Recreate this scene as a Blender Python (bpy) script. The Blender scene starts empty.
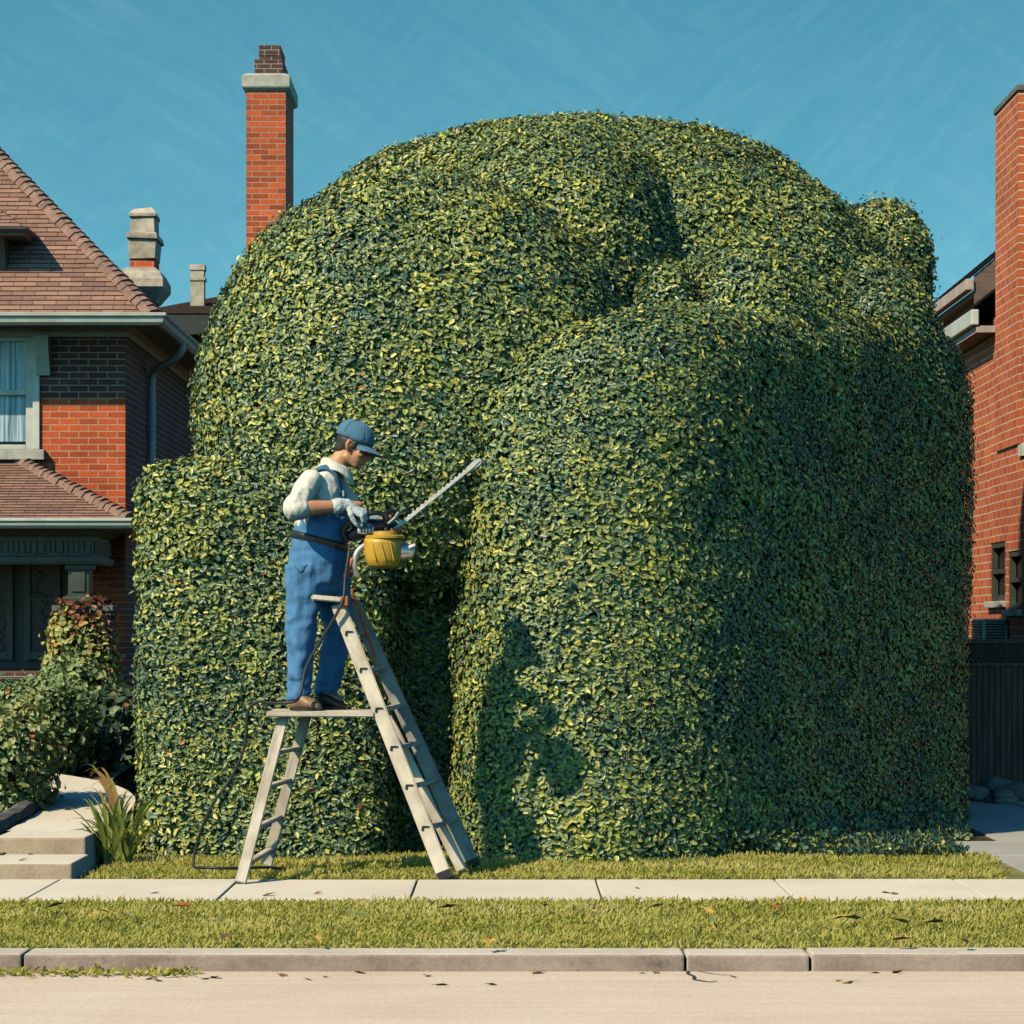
import bpy, bmesh, math, random
import numpy as np
from mathutils import Vector, Matrix, noise
from mathutils.bvhtree import BVHTree
random.seed(7); RNG = np.random.default_rng(7)
C = bpy.context.scene.collection
PI = math.pi
V = Vector
EYE, F, HOR = 1.4, 2800.0, 630.0
def at(px, py, d):
    return V(((px-512)*d/F, d, EYE+(HOR-py)*d/F))

# ------------------------------------------------------------------ materials
def new_mat(name):
    m = bpy.data.materials.new(name); m.use_nodes = True
    nt = m.node_tree; nt.nodes.clear()
    out = nt.nodes.new('ShaderNodeOutputMaterial')
    b = nt.nodes.new('ShaderNodeBsdfPrincipled')
    nt.links.new(b.outputs[0], out.inputs[0])
    return m, nt, b, out
def N(nt, typ, **kw):
    n = nt.nodes.new(typ)
    for k, v in kw.items():
        if k.startswith('_'): setattr(n, k[1:], v)
        else: n.inputs[k.replace('~', ' ')].default_value = v
    return n
def ramp(nt, fac, stops, interp='LINEAR'):
    r = nt.nodes.new('ShaderNodeValToRGB'); r.color_ramp.interpolation = interp
    el = r.color_ramp.elements
    while len(el) < len(stops): el.new(0.5)
    for e, (p, c) in zip(el, stops): e.position = p; e.color = (*c, 1)
    nt.links.new(fac, r.inputs[0]); return r.outputs[0]
def mixc(nt, a, b, fac, typ='MIX'):
    m = nt.nodes.new('ShaderNodeMix'); m.data_type = 'RGBA'; m.blend_type = typ
    for sock, val in ((m.inputs[0], fac), (m.inputs[6], a), (m.inputs[7], b)):
        if hasattr(val, 'is_output'): nt.links.new(val, sock)
        else: sock.default_value = val if isinstance(val, float) else (*val, 1)
    return m.outputs[2]
def coords(nt, kind='Object', scale=(1,1,1), rot=(0,0,0)):
    t = nt.nodes.new('ShaderNodeTexCoord'); mp = nt.nodes.new('ShaderNodeMapping')
    mp.inputs['Scale'].default_value = scale; mp.inputs['Rotation'].default_value = rot
    nt.links.new(t.outputs[kind], mp.inputs[0]); return mp.outputs[0]
def noisef(nt, vec, scale, detail=4, rough=.55):
    n = nt.nodes.new('ShaderNodeTexNoise'); n.inputs['Scale'].default_value = scale
    n.inputs['Detail'].default_value = detail; n.inputs['Roughness'].default_value = rough
    nt.links.new(vec, n.inputs['Vector']); return n.outputs[0]
def bump(nt, b, h, strength=.3, dist=.01):
    bp = nt.nodes.new('ShaderNodeBump'); bp.inputs['Strength'].default_value = strength
    bp.inputs['Distance'].default_value = dist
    nt.links.new(h, bp.inputs['Height']); nt.links.new(bp.outputs[0], b.inputs['Normal'])
def sc(c, k): return tuple(x*k for x in c)
def mat_plain(name, col, rough=.6, var=.25, scale=14., metal=0., bmp=.15, stretch=(1,1,1), dirt=None):
    m, nt, b, o = new_mat(name)
    v = coords(nt, 'Object', stretch)
    f = noisef(nt, v, scale, 5)
    c = ramp(nt, f, [(.3, sc(col, 1-var)), (.7, sc(col, 1+var*.6))])
    if dirt:
        f2 = noisef(nt, coords(nt), 2.3, 6, .7)
        c = mixc(nt, c, dirt, ramp(nt, f2, [(.45, (0,0,0)), (.75, (.6,.6,.6))]))
    nt.links.new(c, b.inputs['Base Color'])
    b.inputs['Roughness'].default_value = rough; b.inputs['Metallic'].default_value = metal
    if bmp: bump(nt, b, f, bmp, .004)
    return m
def mat_brick(name, c1, c2, mortar, bw=.22, rh=.075, ms=.0065, dark=None):
    m, nt, b, o = new_mat(name)
    uv = coords(nt, 'UV')
    wob = noisef(nt, uv, 9., 2)
    addv = nt.nodes.new('ShaderNodeVectorMath'); addv.operation = 'MULTIPLY_ADD'
    nt.links.new(wob, addv.inputs[0]); addv.inputs[1].default_value = (.006,.006,0); nt.links.new(uv, addv.inputs[2])
    br = nt.nodes.new('ShaderNodeTexBrick')
    br.inputs['Scale'].default_value = 1; br.inputs['Brick Width'].default_value = bw
    br.inputs['Row Height'].default_value = rh; br.inputs['Mortar Size'].default_value = ms
    br.inputs['Mortar Smooth'].default_value = .25; br.inputs['Bias'].default_value = -.1
    br.inputs['Color1'].default_value = (*c1,1); br.inputs['Color2'].default_value = (*c2,1)
    br.inputs['Mortar'].default_value = (*mortar,1)
    nt.links.new(addv.outputs[0], br.inputs['Vector'])
    fine = noisef(nt, uv, 38., 4, .7); big = noisef(nt, uv, 1.1, 4, .6)
    c = mixc(nt, br.outputs['Color'], ramp(nt, fine, [(.25,(.55,.55,.55)),(.75,(1.2,1.2,1.2))]), .8, 'MULTIPLY')
    c = mixc(nt, c, ramp(nt, big, [(.3,(.62,.6,.6)),(.65,(1.1,1.1,1.1))]), .7, 'MULTIPLY')
    nt.links.new(c, b.inputs['Base Color']); b.inputs['Roughness'].default_value = .85
    inv = nt.nodes.new('ShaderNodeMath'); inv.operation = 'MULTIPLY_ADD'; inv.inputs[1].default_value = -1; inv.inputs[2].default_value = 1
    nt.links.new(br.outputs['Fac'], inv.inputs[0])
    h = nt.nodes.new('ShaderNodeMath'); h.operation = 'MULTIPLY_ADD'; h.inputs[1].default_value = .25
    nt.links.new(fine, h.inputs[0]); nt.links.new(inv.outputs[0], h.inputs[2])
    bump(nt, b, h.outputs[0], .7, .008)
    return m
def mat_leaf(name, stops, trans=.22, rough=.5, spec=.35):
    m, nt, b, o = new_mat(name)
    a = nt.nodes.new('ShaderNodeAttribute'); a.attribute_name = 'tint'
    c = ramp(nt, a.outputs['Fac'], stops)
    nt.links.new(c, b.inputs['Base Color']); b.inputs['Roughness'].default_value = rough
    b.inputs['Specular IOR Level'].default_value = spec
    t = nt.nodes.new('ShaderNodeBsdfTranslucent'); nt.links.new(mixc(nt, c, (1.0,.95,.35), .9, 'MULTIPLY'), t.inputs[0])
    mx = nt.nodes.new('ShaderNodeMixShader'); mx.inputs[0].default_value = trans
    nt.links.new(b.outputs[0], mx.inputs[1]); nt.links.new(t.outputs[0], mx.inputs[2])
    nt.links.new(mx.outputs[0], o.inputs[0]); return m
def mat_wood(name, col, var=.45):
    m, nt, b, o = new_mat(name)
    v = coords(nt, 'UV', (1.5, 60, 1))
    f = noisef(nt, v, 1.4, 6, .65); g = noisef(nt, coords(nt), 5., 4)
    c = ramp(nt, f, [(.3, sc(col,1-var)), (.5, col), (.75, sc(col,1.15))])
    c = mixc(nt, c, ramp(nt, g, [(.35,(.55,.52,.5)),(.6,(1,1,1))]), .75, 'MULTIPLY')
    nt.links.new(c, b.inputs['Base Color']); b.inputs['Roughness'].default_value = .75
    bump(nt, b, f, .4, .003); return m
def mat_ground(name, stops, scale=1.6, fine=60., bmp=.3, rough=.9, extra=None):
    m, nt, b, o = new_mat(name)
    v = coords(nt)
    f = noisef(nt, v, scale, 7, .62); g = noisef(nt, v, fine, 4, .7)
    c = ramp(nt, f, stops)
    c = mixc(nt, c, ramp(nt, g, [(.3,(.78,.77,.76)),(.62,(1.06,1.06,1.06))]), .8, 'MULTIPLY')
    if extra:   # dark spots and stains
        s = noisef(nt, v, extra[0], 5, .75)
        c = mixc(nt, c, extra[1], ramp(nt, s, [(extra[2],(0,0,0)),(extra[2]+.12,(.7,.7,.7))]))
    nt.links.new(c, b.inputs['Base Color']); b.inputs['Roughness'].default_value = rough
    b.inputs['Specular IOR Level'].default_value = .2
    bump(nt, b, g, bmp, .004); return m

M = {}
M['brick_left'] = mat_brick('brick_left', (.74,.12,.028), (.42,.062,.016), (.62,.37,.23))
M['brick_stack'] = mat_brick('brick_stack', (.76,.125,.03), (.34,.055,.017), (.50,.33,.22), bw=.26, rh=.086, ms=.008)
M['brick_right'] = mat_brick('brick_right', (.66,.145,.042), (.48,.09,.03), (.76,.50,.34))
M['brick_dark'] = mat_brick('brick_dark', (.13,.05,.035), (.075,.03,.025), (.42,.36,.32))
M['stone'] = mat_plain('stone', (.52,.48,.40), .85, .25, 9, dirt=(.2,.19,.17))
M['grey_stone'] = mat_plain('grey_stone', (.55,.47,.38), .9, .35, 7, bmp=.4, dirt=(.12,.11,.1))
M['trim'] = mat_plain('trim', (.42,.43,.36), .55, .2, 6, dirt=(.22,.22,.18))
M['gutter'] = mat_plain('gutter', (.62,.60,.52), .45, .12, 5, dirt=(.35,.33,.28))
M['green_trim'] = mat_plain('green_trim', (.045,.055,.042), .55, .3, 8, dirt=(.1,.12,.11))
M['dark_trim'] = mat_plain('dark_trim', (.035,.035,.035), .6, .3, 8)
M['brown_board'] = mat_plain('brown_board', (.16,.10,.075), .75, .35, 4, stretch=(1,1,9))
M['pink_soffit'] = mat_plain('pink_soffit', (.50,.37,.31), .7, .2, 5)
M['dark_wall'] = mat_plain('dark_wall', (.07,.055,.05), .9, .3, 4)
M['black'] = mat_plain('black', (.018,.018,.02), .45, .4, 30, bmp=.05)
M['steel'] = mat_plain('steel', (.84,.74,.62), .45, .2, 40, metal=.15, bmp=.05)
M['alu'] = mat_plain('alu', (.55,.56,.57), .35, .15, 30, metal=.8, bmp=.05)
M['yellow'] = mat_plain('yellow', (.68,.38,.035), .4, .18, 18, bmp=.06, dirt=(.30,.17,.03))
M['orange'] = mat_plain('orange', (.60,.13,.03), .55, .2, 30)
M['white_plastic'] = mat_plain('white_plastic', (.62,.60,.54), .45, .12, 20)
M['wood'] = mat_wood('wood', (.70,.58,.46)); M['wood_grey'] = mat_wood('wood_grey', (.46,.43,.39))
M['wood_pale'] = mat_wood('wood_pale', (.82,.67,.52), .3)
M['fence_wood'] = mat_plain('fence_wood', (.15,.085,.055), .8, .5, 5, stretch=(6,6,.6), bmp=.3)
M['skin'] = mat_plain('skin', (.60,.27,.14), .5, .16, 22, bmp=.08)
M['hair'] = mat_plain('hair', (.03,.022,.018), .6, .3, 60)
M['rubber'] = mat_plain('rubber', (.02,.02,.022), .5, .2, 20)
def mat_cloth(name, col, var=.22, fold=9., weave=420.):
    m, nt, b, o = new_mat(name)
    v = coords(nt)
    f = noisef(nt, coords(nt, 'Object', (1,1,.55)), fold, 5, .6); w = noisef(nt, v, weave, 2)
    c = ramp(nt, f, [(.3, sc(col,1-var)), (.68, sc(col,1+var*.7))])
    c = mixc(nt, c, ramp(nt, w, [(.3,(.8,.8,.8)),(.7,(1.1,1.1,1.1))]), .7, 'MULTIPLY')
    nt.links.new(c, b.inputs['Base Color']); b.inputs['Roughness'].default_value = .9
    b.inputs['Sheen Weight'].default_value = .1
    h = nt.nodes.new('ShaderNodeMath'); h.operation='MULTIPLY_ADD'; h.inputs[1].default_value=.06
    nt.links.new(w, h.inputs[0]); nt.links.new(f, h.inputs[2])
    bump(nt, b, h.outputs[0], .65, .03); return m
M['denim'] = mat_cloth('denim', (.075,.215,.42)); M['denim_dark'] = mat_cloth('denim_dark', (.05,.145,.29))
M['shirt'] = mat_cloth('shirt', (.80,.73,.61), .10)
M['cap'] = mat_cloth('cap', (.075,.20,.30), .2)
M['glove'] = mat_cloth('glove', (.58,.60,.58), .2, 24)
M['glove_teal'] = mat_cloth('glove_teal', (.20,.34,.38), .2, 24)
M['leather'] = mat_plain('leather', (.03,.022,.018), .4, .5, 25)
M['tan_leather'] = mat_plain('tan_leather', (.30,.17,.10), .5, .4, 25)
def mat_glass(name, col=(.012,.016,.018)):
    m, nt, b, o = new_mat(name)
    f = noisef(nt, coords(nt), 3., 3)
    nt.links.new(ramp(nt, f, [(.3, sc(col,.6)),(.7, sc(col,1.5))]), b.inputs['Base Color'])
    b.inputs['Roughness'].default_value = .12; b.inputs['Specular IOR Level'].default_value = .3
    return m
M['glass'] = mat_glass('glass')
M['dark_glass'] = mat_plain('dark_glass', (.012,.011,.010), .5, .5, 12, bmp=.3)
def mat_curtain():
    m, nt, b, o = new_mat('curtain')
    f = noisef(nt, coords(nt, 'Object', (16,1,.5)), 2., 3)
    nt.links.new(ramp(nt, f, [(.35,(.10,.17,.22)),(.5,(.34,.45,.52)),(.66,(.60,.70,.74))]), b.inputs['Base Color'])
    b.inputs['Roughness'].default_value = .35; return m
M['curtain'] = mat_curtain()
def mat_shingle(name, bw=.26, rh=.085):
    m, nt, b, o = new_mat(name)
    uv = coords(nt, 'UV')
    br = nt.nodes.new('ShaderNodeTexBrick'); br.offset = .5
    for k, v in (('Scale',1),('Brick Width',bw),('Row Height',rh),('Mortar Size',.005),('Mortar Smooth',.1),('Bias',0)): br.inputs[k].default_value = v
    br.inputs['Color1'].default_value = (.42,.225,.16,1); br.inputs['Color2'].default_value = (.25,.13,.105,1); br.inputs['Mortar'].default_value = (.07,.045,.04,1)
    nt.links.new(uv, br.inputs['Vector'])
    f = noisef(nt, coords(nt,'UV',(1,3,1)), 5., 6, .7); g = noisef(nt, uv, 70., 3, .7)
    c = mixc(nt, br.outputs['Color'], ramp(nt, f, [(.3,(.6,.62,.66)),(.7,(1.25,1.15,1.05))]), .85, 'MULTIPLY')
    c = mixc(nt, c, ramp(nt, g, [(.3,(.75,.75,.75)),(.7,(1.15,1.15,1.15))]), .8, 'MULTIPLY')
    nt.links.new(c, b.inputs['Base Color']); b.inputs['Roughness'].default_value = .9
    bump(nt, b, g, .4, .006); return m
M['shingle'] = mat_shingle('shingle')
M['hip_tile'] = mat_plain('hip_tile', (.27,.155,.12), .9, .4, 7, bmp=.3)
HEDGE_STOPS = [(0,(.010,.042,.046)),(.24,(.040,.104,.090)),(.45,(.145,.215,.098)),(.70,(.49,.46,.085)),(.97,(.82,.70,.15)),(1,(.40,.16,.05))]
M['hedge_leaf'] = mat_leaf('hedge_leaf', HEDGE_STOPS, trans=.05, rough=.38, spec=.5)
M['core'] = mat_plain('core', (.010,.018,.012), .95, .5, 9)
M['shrub_leaf'] = mat_leaf('shrub_leaf', [(0,(.025,.06,.04)),(.3,(.07,.16,.08)),(.55,(.20,.30,.12)),(.85,(.46,.48,.17)),(.955,(.56,.52,.24)),(.965,(.42,.10,.04)),(1,(.45,.14,.05))])
M['dark_leaf'] = mat_leaf('dark_leaf', [(0,(.012,.035,.03)),(.5,(.03,.075,.05)),(.85,(.09,.15,.08)),(.95,(.32,.36,.20)),(1,(.36,.2,.08))])
M['vine_leaf'] = mat_leaf('vine_leaf', [(0,(.06,.12,.05)),(.35,(.22,.26,.07)),(.6,(.50,.47,.14)),(.76,(.62,.50,.18)),(.82,(.66,.20,.05)),(1,(.70,.12,.04))])
M['vine_top'] = mat_leaf('vine_top', [(0,(.10,.04,.025)),(.4,(.22,.07,.04)),(.7,(.40,.12,.05)),(1,(.40,.3,.12))])
M['strap_leaf'] = mat_leaf('strap_leaf', [(0,(.13,.21,.05)),(.45,(.40,.43,.09)),(.85,(.62,.58,.17)),(.93,(.62,.33,.13)),(1,(.60,.25,.11))], trans=.35)
M['grass'] = mat_leaf('grass', [(0,(.34,.35,.07)),(.4,(.60,.55,.13)),(.75,(.74,.65,.20)),(1,(.82,.71,.34))], trans=.5, rough=.7, spec=.15)
M['bark'] = mat_plain('bark', (.09,.065,.045), .95, .4, 12, stretch=(3,3,.6), bmp=.5)
M['road'] = mat_ground('road', [(.3,(.69,.535,.415)),(.5,(.76,.595,.465)),(.7,(.81,.645,.51))], .9, 55., .35, extra=(6.,(.33,.26,.21),.66))
nt_r = M['road'].node_tree; pb = [n for n in nt_r.nodes if n.type == 'BSDF_PRINCIPLED'][0]; src_ = pb.inputs['Base Color'].links[0].from_socket
st_ = noisef(nt_r, coords(nt_r, 'Object', (.35,5,1)), 2.2, 6, .65)
nt_r.links.new(mixc(nt_r, src_, ramp(nt_r, st_, [(.3,(.90,.895,.89)),(.55,(1,1,1)),(.72,(1.03,1.03,1.02))]), 1., 'MULTIPLY'), pb.inputs['Base Color'])
M['walk'] = mat_ground('walk', [(.3,(.73,.63,.50)),(.55,(.81,.70,.565)),(.75,(.85,.75,.61))], 1.3, 70., .25, extra=(7.,(.42,.35,.27),.68))
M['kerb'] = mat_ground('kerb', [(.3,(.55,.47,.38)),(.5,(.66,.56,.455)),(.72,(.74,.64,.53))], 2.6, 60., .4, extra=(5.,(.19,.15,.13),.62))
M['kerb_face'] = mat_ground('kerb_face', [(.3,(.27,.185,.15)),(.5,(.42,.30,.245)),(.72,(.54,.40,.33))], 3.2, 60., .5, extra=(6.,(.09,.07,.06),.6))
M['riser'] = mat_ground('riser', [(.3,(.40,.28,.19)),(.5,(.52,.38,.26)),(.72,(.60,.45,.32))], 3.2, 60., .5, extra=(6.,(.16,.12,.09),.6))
M['drive'] = mat_ground('drive', [(.3,(.36,.35,.32)),(.55,(.44,.42,.38)),(.75,(.5,.47,.42))], 1.2, 60., .3, extra=(5.,(.2,.19,.17),.64))
M['soil'] = mat_ground('soil', [(.3,(.14,.13,.05)),(.5,(.24,.22,.08)),(.7,(.30,.27,.11))], 4., 40., .6)
M['dark_soil'] = mat_ground('dark_soil', [(.3,(.03,.028,.018)),(.5,(.05,.045,.025)),(.7,(.08,.07,.04))], 4., 40., .6)
M['ground'] = mat_ground('ground', [(.3,(.08,.09,.04)),(.6,(.14,.13,.06)),(.75,(.18,.16,.08))], .4, 30., .3)
M['rock'] = mat_ground('rock', [(.3,(.14,.12,.10)),(.55,(.25,.22,.19)),(.75,(.33,.29,.25))], 6., 60., .7)
M['bed_stone'] = mat_ground('bed_stone', [(.3,(.10,.095,.09)),(.55,(.17,.16,.15)),(.75,(.25,.23,.21))], 6., 60., .6)
M['crack'] = mat_plain('crack', (.05,.04,.035), .95, .3, 20)
for k, c in (('leaf_yellow',(.50,.32,.06)),('leaf_red',(.40,.09,.035)),('leaf_brown',(.24,.12,.05)),('leaf_olive',(.22,.22,.07))):
    M[k] = mat_plain(k, c, .7, .35, 30)

# ------------------------------------------------------------------ object helpers
def tag(o, label=None, cat=None, group=None, kind=None):
    if label: o['label'] = label
    if cat: o['category'] = cat
    if group: o['group'] = group
    if kind: o['kind'] = kind
    return o
def thing(name, label, cat, loc, group=None):
    o = bpy.data.objects.new(name, None); C.objects.link(o); o.location = loc; o.empty_display_size = .1
    return tag(o, label, cat, group)
def origin(o):
    v = V((0,0,0))
    while o is not None: v += V(o.location); o = o.parent
    return v
def auto_uv(bm):
    uvl = bm.loops.layers.uv.verify()
    for f in bm.faces:
        f.normal_update(); n = f.normal
        if abs(n.z) > .97: u, w = V((1,0,0)), V((0,1,0))
        else:
            u = V((0,0,1)).cross(n).normalized(); w = n.cross(u)
            if w.z < 0: w = -w
        for l in f.loops: l[uvl].uv = (l.vert.co.dot(u), l.vert.co.dot(w))
def obj(name, bm, mat, parent=None, smooth=False, uv=True, loc=None):
    if uv: auto_uv(bm)
    me = bpy.data.meshes.new(name)
    o = bpy.data.objects.new(name, me)
    off = V((0,0,0))
    if parent is not None: off = origin(parent)
    if loc is not None: o.location = V(loc)-off; off = V(loc)
    bmesh.ops.translate(bm, verts=bm.verts, vec=-off)
    bm.to_mesh(me); bm.free()
    for mm in (mat if isinstance(mat, (list, tuple)) else [mat]): me.materials.append(mm)
    if smooth: me.polygons.foreach_set('use_smooth', [True]*len(me.polygons))
    C.objects.link(o)
    if parent is not None: o.parent = parent
    return o
def struct(name, bm, mat):
    return tag(obj(name, bm, mat), kind='structure')
def B(): return bmesh.new()
def box(bm, x0, x1, y0, y1, z0, z1, bev=0.):
    vs = [bm.verts.new((x,y,z)) for z in (z0,z1) for y in (y0,y1) for x in (x0,x1)]
    fs = [bm.faces.new([vs[i] for i in q]) for q in ((0,2,3,1),(4,5,7,6),(0,1,5,4),(1,3,7,5),(3,2,6,7),(2,0,4,6))]
    if bev:
        es = list({e for f in fs for e in f.edges})
        bmesh.ops.bevel(bm, geom=es, offset=bev, segments=2, affect='EDGES', profile=.6)
    return bm
def quad(bm, *pts):
    return bm.faces.new([bm.verts.new(p) for p in pts])
def beam(bm, a, b, w, h, up=(0,0,1), bev=.004, wa=None):
    """rectangular bar a->b; w across (perp to up and axis), h along up"""
    a, b = V(a), V(b); t = (b-a).normalized(); s = t.cross(V(up)).normalized(); u = s.cross(t)
    vs = []
    for p in (a, b):
        for i, j in ((-1,-1),(1,-1),(1,1),(-1,1)): vs.append(bm.verts.new(p+s*i*w/2+u*j*h/2))
    fs = [bm.faces.new([vs[i] for i in q]) for q in ((3,2,1,0),(4,5,6,7),(0,1,5,4),(1,2,6,5),(2,3,7,6),(3,0,4,7))]
    if bev: bmesh.ops.bevel(bm, geom=list({e for f in fs for e in f.edges}), offset=bev, segments=2, affect='EDGES')
def wood_uv(bm, axis):
    uvl = bm.loops.layers.uv.verify(); t = V(axis).normalized(); s = t.orthogonal().normalized(); r = t.cross(s)
    for f in bm.faces:
        for l in f.loops: l[uvl].uv = (l.vert.co.dot(t), l.vert.co.dot(s)+l.vert.co.dot(r)*1.3)
def spline(pts, n=8):
    pts = [V(p) for p in pts]; out = []
    for i in range(len(pts)-1):
        p0 = pts[max(i-1,0)]; p1 = pts[i]; p2 = pts[i+1]; p3 = pts[min(i+2,len(pts)-1)]
        for k in range(n):
            t = k/n
            out.append(.5*((2*p1)+(p2-p0)*t+(2*p0-5*p1+4*p2-p3)*t*t+(3*p1-p0-3*p2+p3)*t**3))
    out.append(pts[-1]); return out
def loft(bm, rings, closed_ends=True):
    """rings: list of lists of points (same length)"""
    vr = [[bm.verts.new(p) for p in r] for r in rings]; n = len(vr[0])
    for a, b in zip(vr, vr[1:]):
        for i in range(n): bm.faces.new((a[i], a[(i+1)%n], b[(i+1)%n], b[i]))
    if closed_ends:
        bm.faces.new(list(reversed(vr[0]))); bm.faces.new(vr[-1])
def tube(bm, pts, rads, n=12, sq=(1,1), up=(0,1,0), caps=True):
    """round tube along pts; sq scales the two section axes (second axis ~ up)"""
    pts = [V(p) for p in pts]
    if not hasattr(rads, '__len__'): rads = [rads]*len(pts)
    rings = []
    for i, p in enumerate(pts):
        t = (pts[min(i+1,len(pts)-1)]-pts[max(i-1,0)]).normalized()
        b = V(up); b = b-t*b.dot(t)
        if b.length < 1e-3: b = t.orthogonal()
        b.normalize(); a = b.cross(t)
        r = rads[i]; ra, rb = (r if hasattr(r,'__len__') else (r*sq[0], r*sq[1]))
        rings.append([p+a*ra*math.cos(2*PI*k/n)+b*rb*math.sin(2*PI*k/n) for k in range(n)])
    if caps:   # rounded ends
        def cap(p, ring, t, r, rev):
            out = []
            for k in (.5, .85):
                out.append([p+(q-p)*math.sqrt(1-k*k)+t*r*k for q in ring])
            return out[::-1] if rev else out
        r0 = min(rads[0]) if hasattr(rads[0],'__len__') else rads[0]; r1 = min(rads[-1]) if hasattr(rads[-1],'__len__') else rads[-1]
        rings = cap(pts[0], rings[0], (pts[0]-pts[1]).normalized(), r0, True)+rings+cap(pts[-1], rings[-1], (pts[-1]-pts[-2]).normalized(), r1, False)
    loft(bm, rings)
def ellip(bm, c, r, rot=None, seg=20, rings=14):
    m = Matrix.Translation(V(c)) @ (rot.to_4x4() if rot is not None else Matrix.Identity(4)) @ Matrix.Diagonal((r[0],r[1],r[2],1))
    bmesh.ops.create_uvsphere(bm, u_segments=seg, v_segments=rings, radius=1, matrix=m)
def clay(bm, voxel, smooth=6, fac=.5, disp=None):
    """melt overlapping closed pieces into one continuous surface"""
    bmesh.ops.recalc_face_normals(bm, faces=bm.faces)
    me = bpy.data.meshes.new('clay_tmp'); bm.to_mesh(me); bm.free()
    o = bpy.data.objects.new('clay_tmp', me); C.objects.link(o)
    r = o.modifiers.new('r','REMESH'); r.mode='VOXEL'; r.voxel_size = voxel; r.adaptivity = 0
    s = o.modifiers.new('s','SMOOTH'); s.factor = fac; s.iterations = smooth
    bpy.context.view_layer.update()
    ev = o.evaluated_get(bpy.context.evaluated_depsgraph_get())
    out = B(); out.from_mesh(ev.to_mesh()); ev.to_mesh_clear()
    bpy.data.objects.remove(o); bpy.data.meshes.remove(me)
    out.normal_update()
    if disp:
        moves = [(v, v.normal*disp(v.co)) for v in out.verts]
        for v, d in moves: v.co += d
    return out
def sweep(bm, path, prof):
    """extrude profile [(outward, up)] along horizontal path, outward = right of travel, mitred"""
    path = [V(p) for p in path]; rings = []
    for i, p in enumerate(path):
        d0 = (path[i]-path[i-1]).normalized() if i > 0 else (path[1]-path[0]).normalized()
        d1 = (path[i+1]-path[i]).normalized() if i < len(path)-1 else d0
        n0 = V((d0.y,-d0.x,0)); n1 = V((d1.y,-d1.x,0)); m = (n0+n1).normalized(); k = 1/max(m.dot(n0),.3)
        rings.append([p+m*k*o+V((0,0,u)) for o, u in prof])
    loft(bm, rings)
def shingle_plane(bm, eL, eR, tL, tR, row=.085, lift=.011, hips=True):
    eL, eR, tL, tR = map(V, (eL,eR,tL,tR))
    nrm = (eR-eL).cross(tL-eL).normalized()
    if nrm.z < 0: nrm = -nrm
    u = (eR-eL).normalized(); w = nrm.cross(u)
    if w.z < 0: w = -w
    H = (tL-eL).dot(w); n = max(1, int(round(H/row)))
    uvl = bm.loops.layers.uv.verify()
    for i in range(n):
        a, b = i/n, (i+1)/n
        l0, r0 = eL.lerp(tL,a), eR.lerp(tR,a); l1, r1 = eL.lerp(tL,b), eR.lerp(tR,b)
        p = [l0+nrm*lift, r0+nrm*lift, r1+nrm*.002, l1+nrm*.002]
        vs = [bm.verts.new(q) for q in p]+[bm.verts.new(l0-nrm*.004), bm.verts.new(r0-nrm*.004)]
        for f in (bm.faces.new(vs[:4]), bm.faces.new((vs[4],vs[5],vs[1],vs[0]))):
            for l in f.loops: l[uvl].uv = ((l.vert.co-eL).dot(u), (l.vert.co-eL).dot(w)/(H/n)*row*.999 + .0005)
def hip_caps(bm, a, b, step=.11, w=.13, thick=.028):
    a, b = V(a), V(b); t = (b-a).normalized(); L = (b-a).length; s = t.cross(V((0,0,1))).normalized(); u = s.cross(t)
    k = 0.
    while k < L-step*.5:
        p = a+t*k; q = a+t*min(k+step*1.35, L)
        ww = w*random.uniform(.9,1.1); hh = thick*random.uniform(.85,1.3)
        ring = lambda c, h, wd: [c-s*wd-u*.05, c-s*wd*.6+u*(h*.55), c+u*h, c+s*wd*.6+u*(h*.55), c+s*wd-u*.05]
        loft(bm, [ring(p, hh+.03, ww), ring(q, hh*.4+.012, ww*.95)])
        k += step
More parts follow.
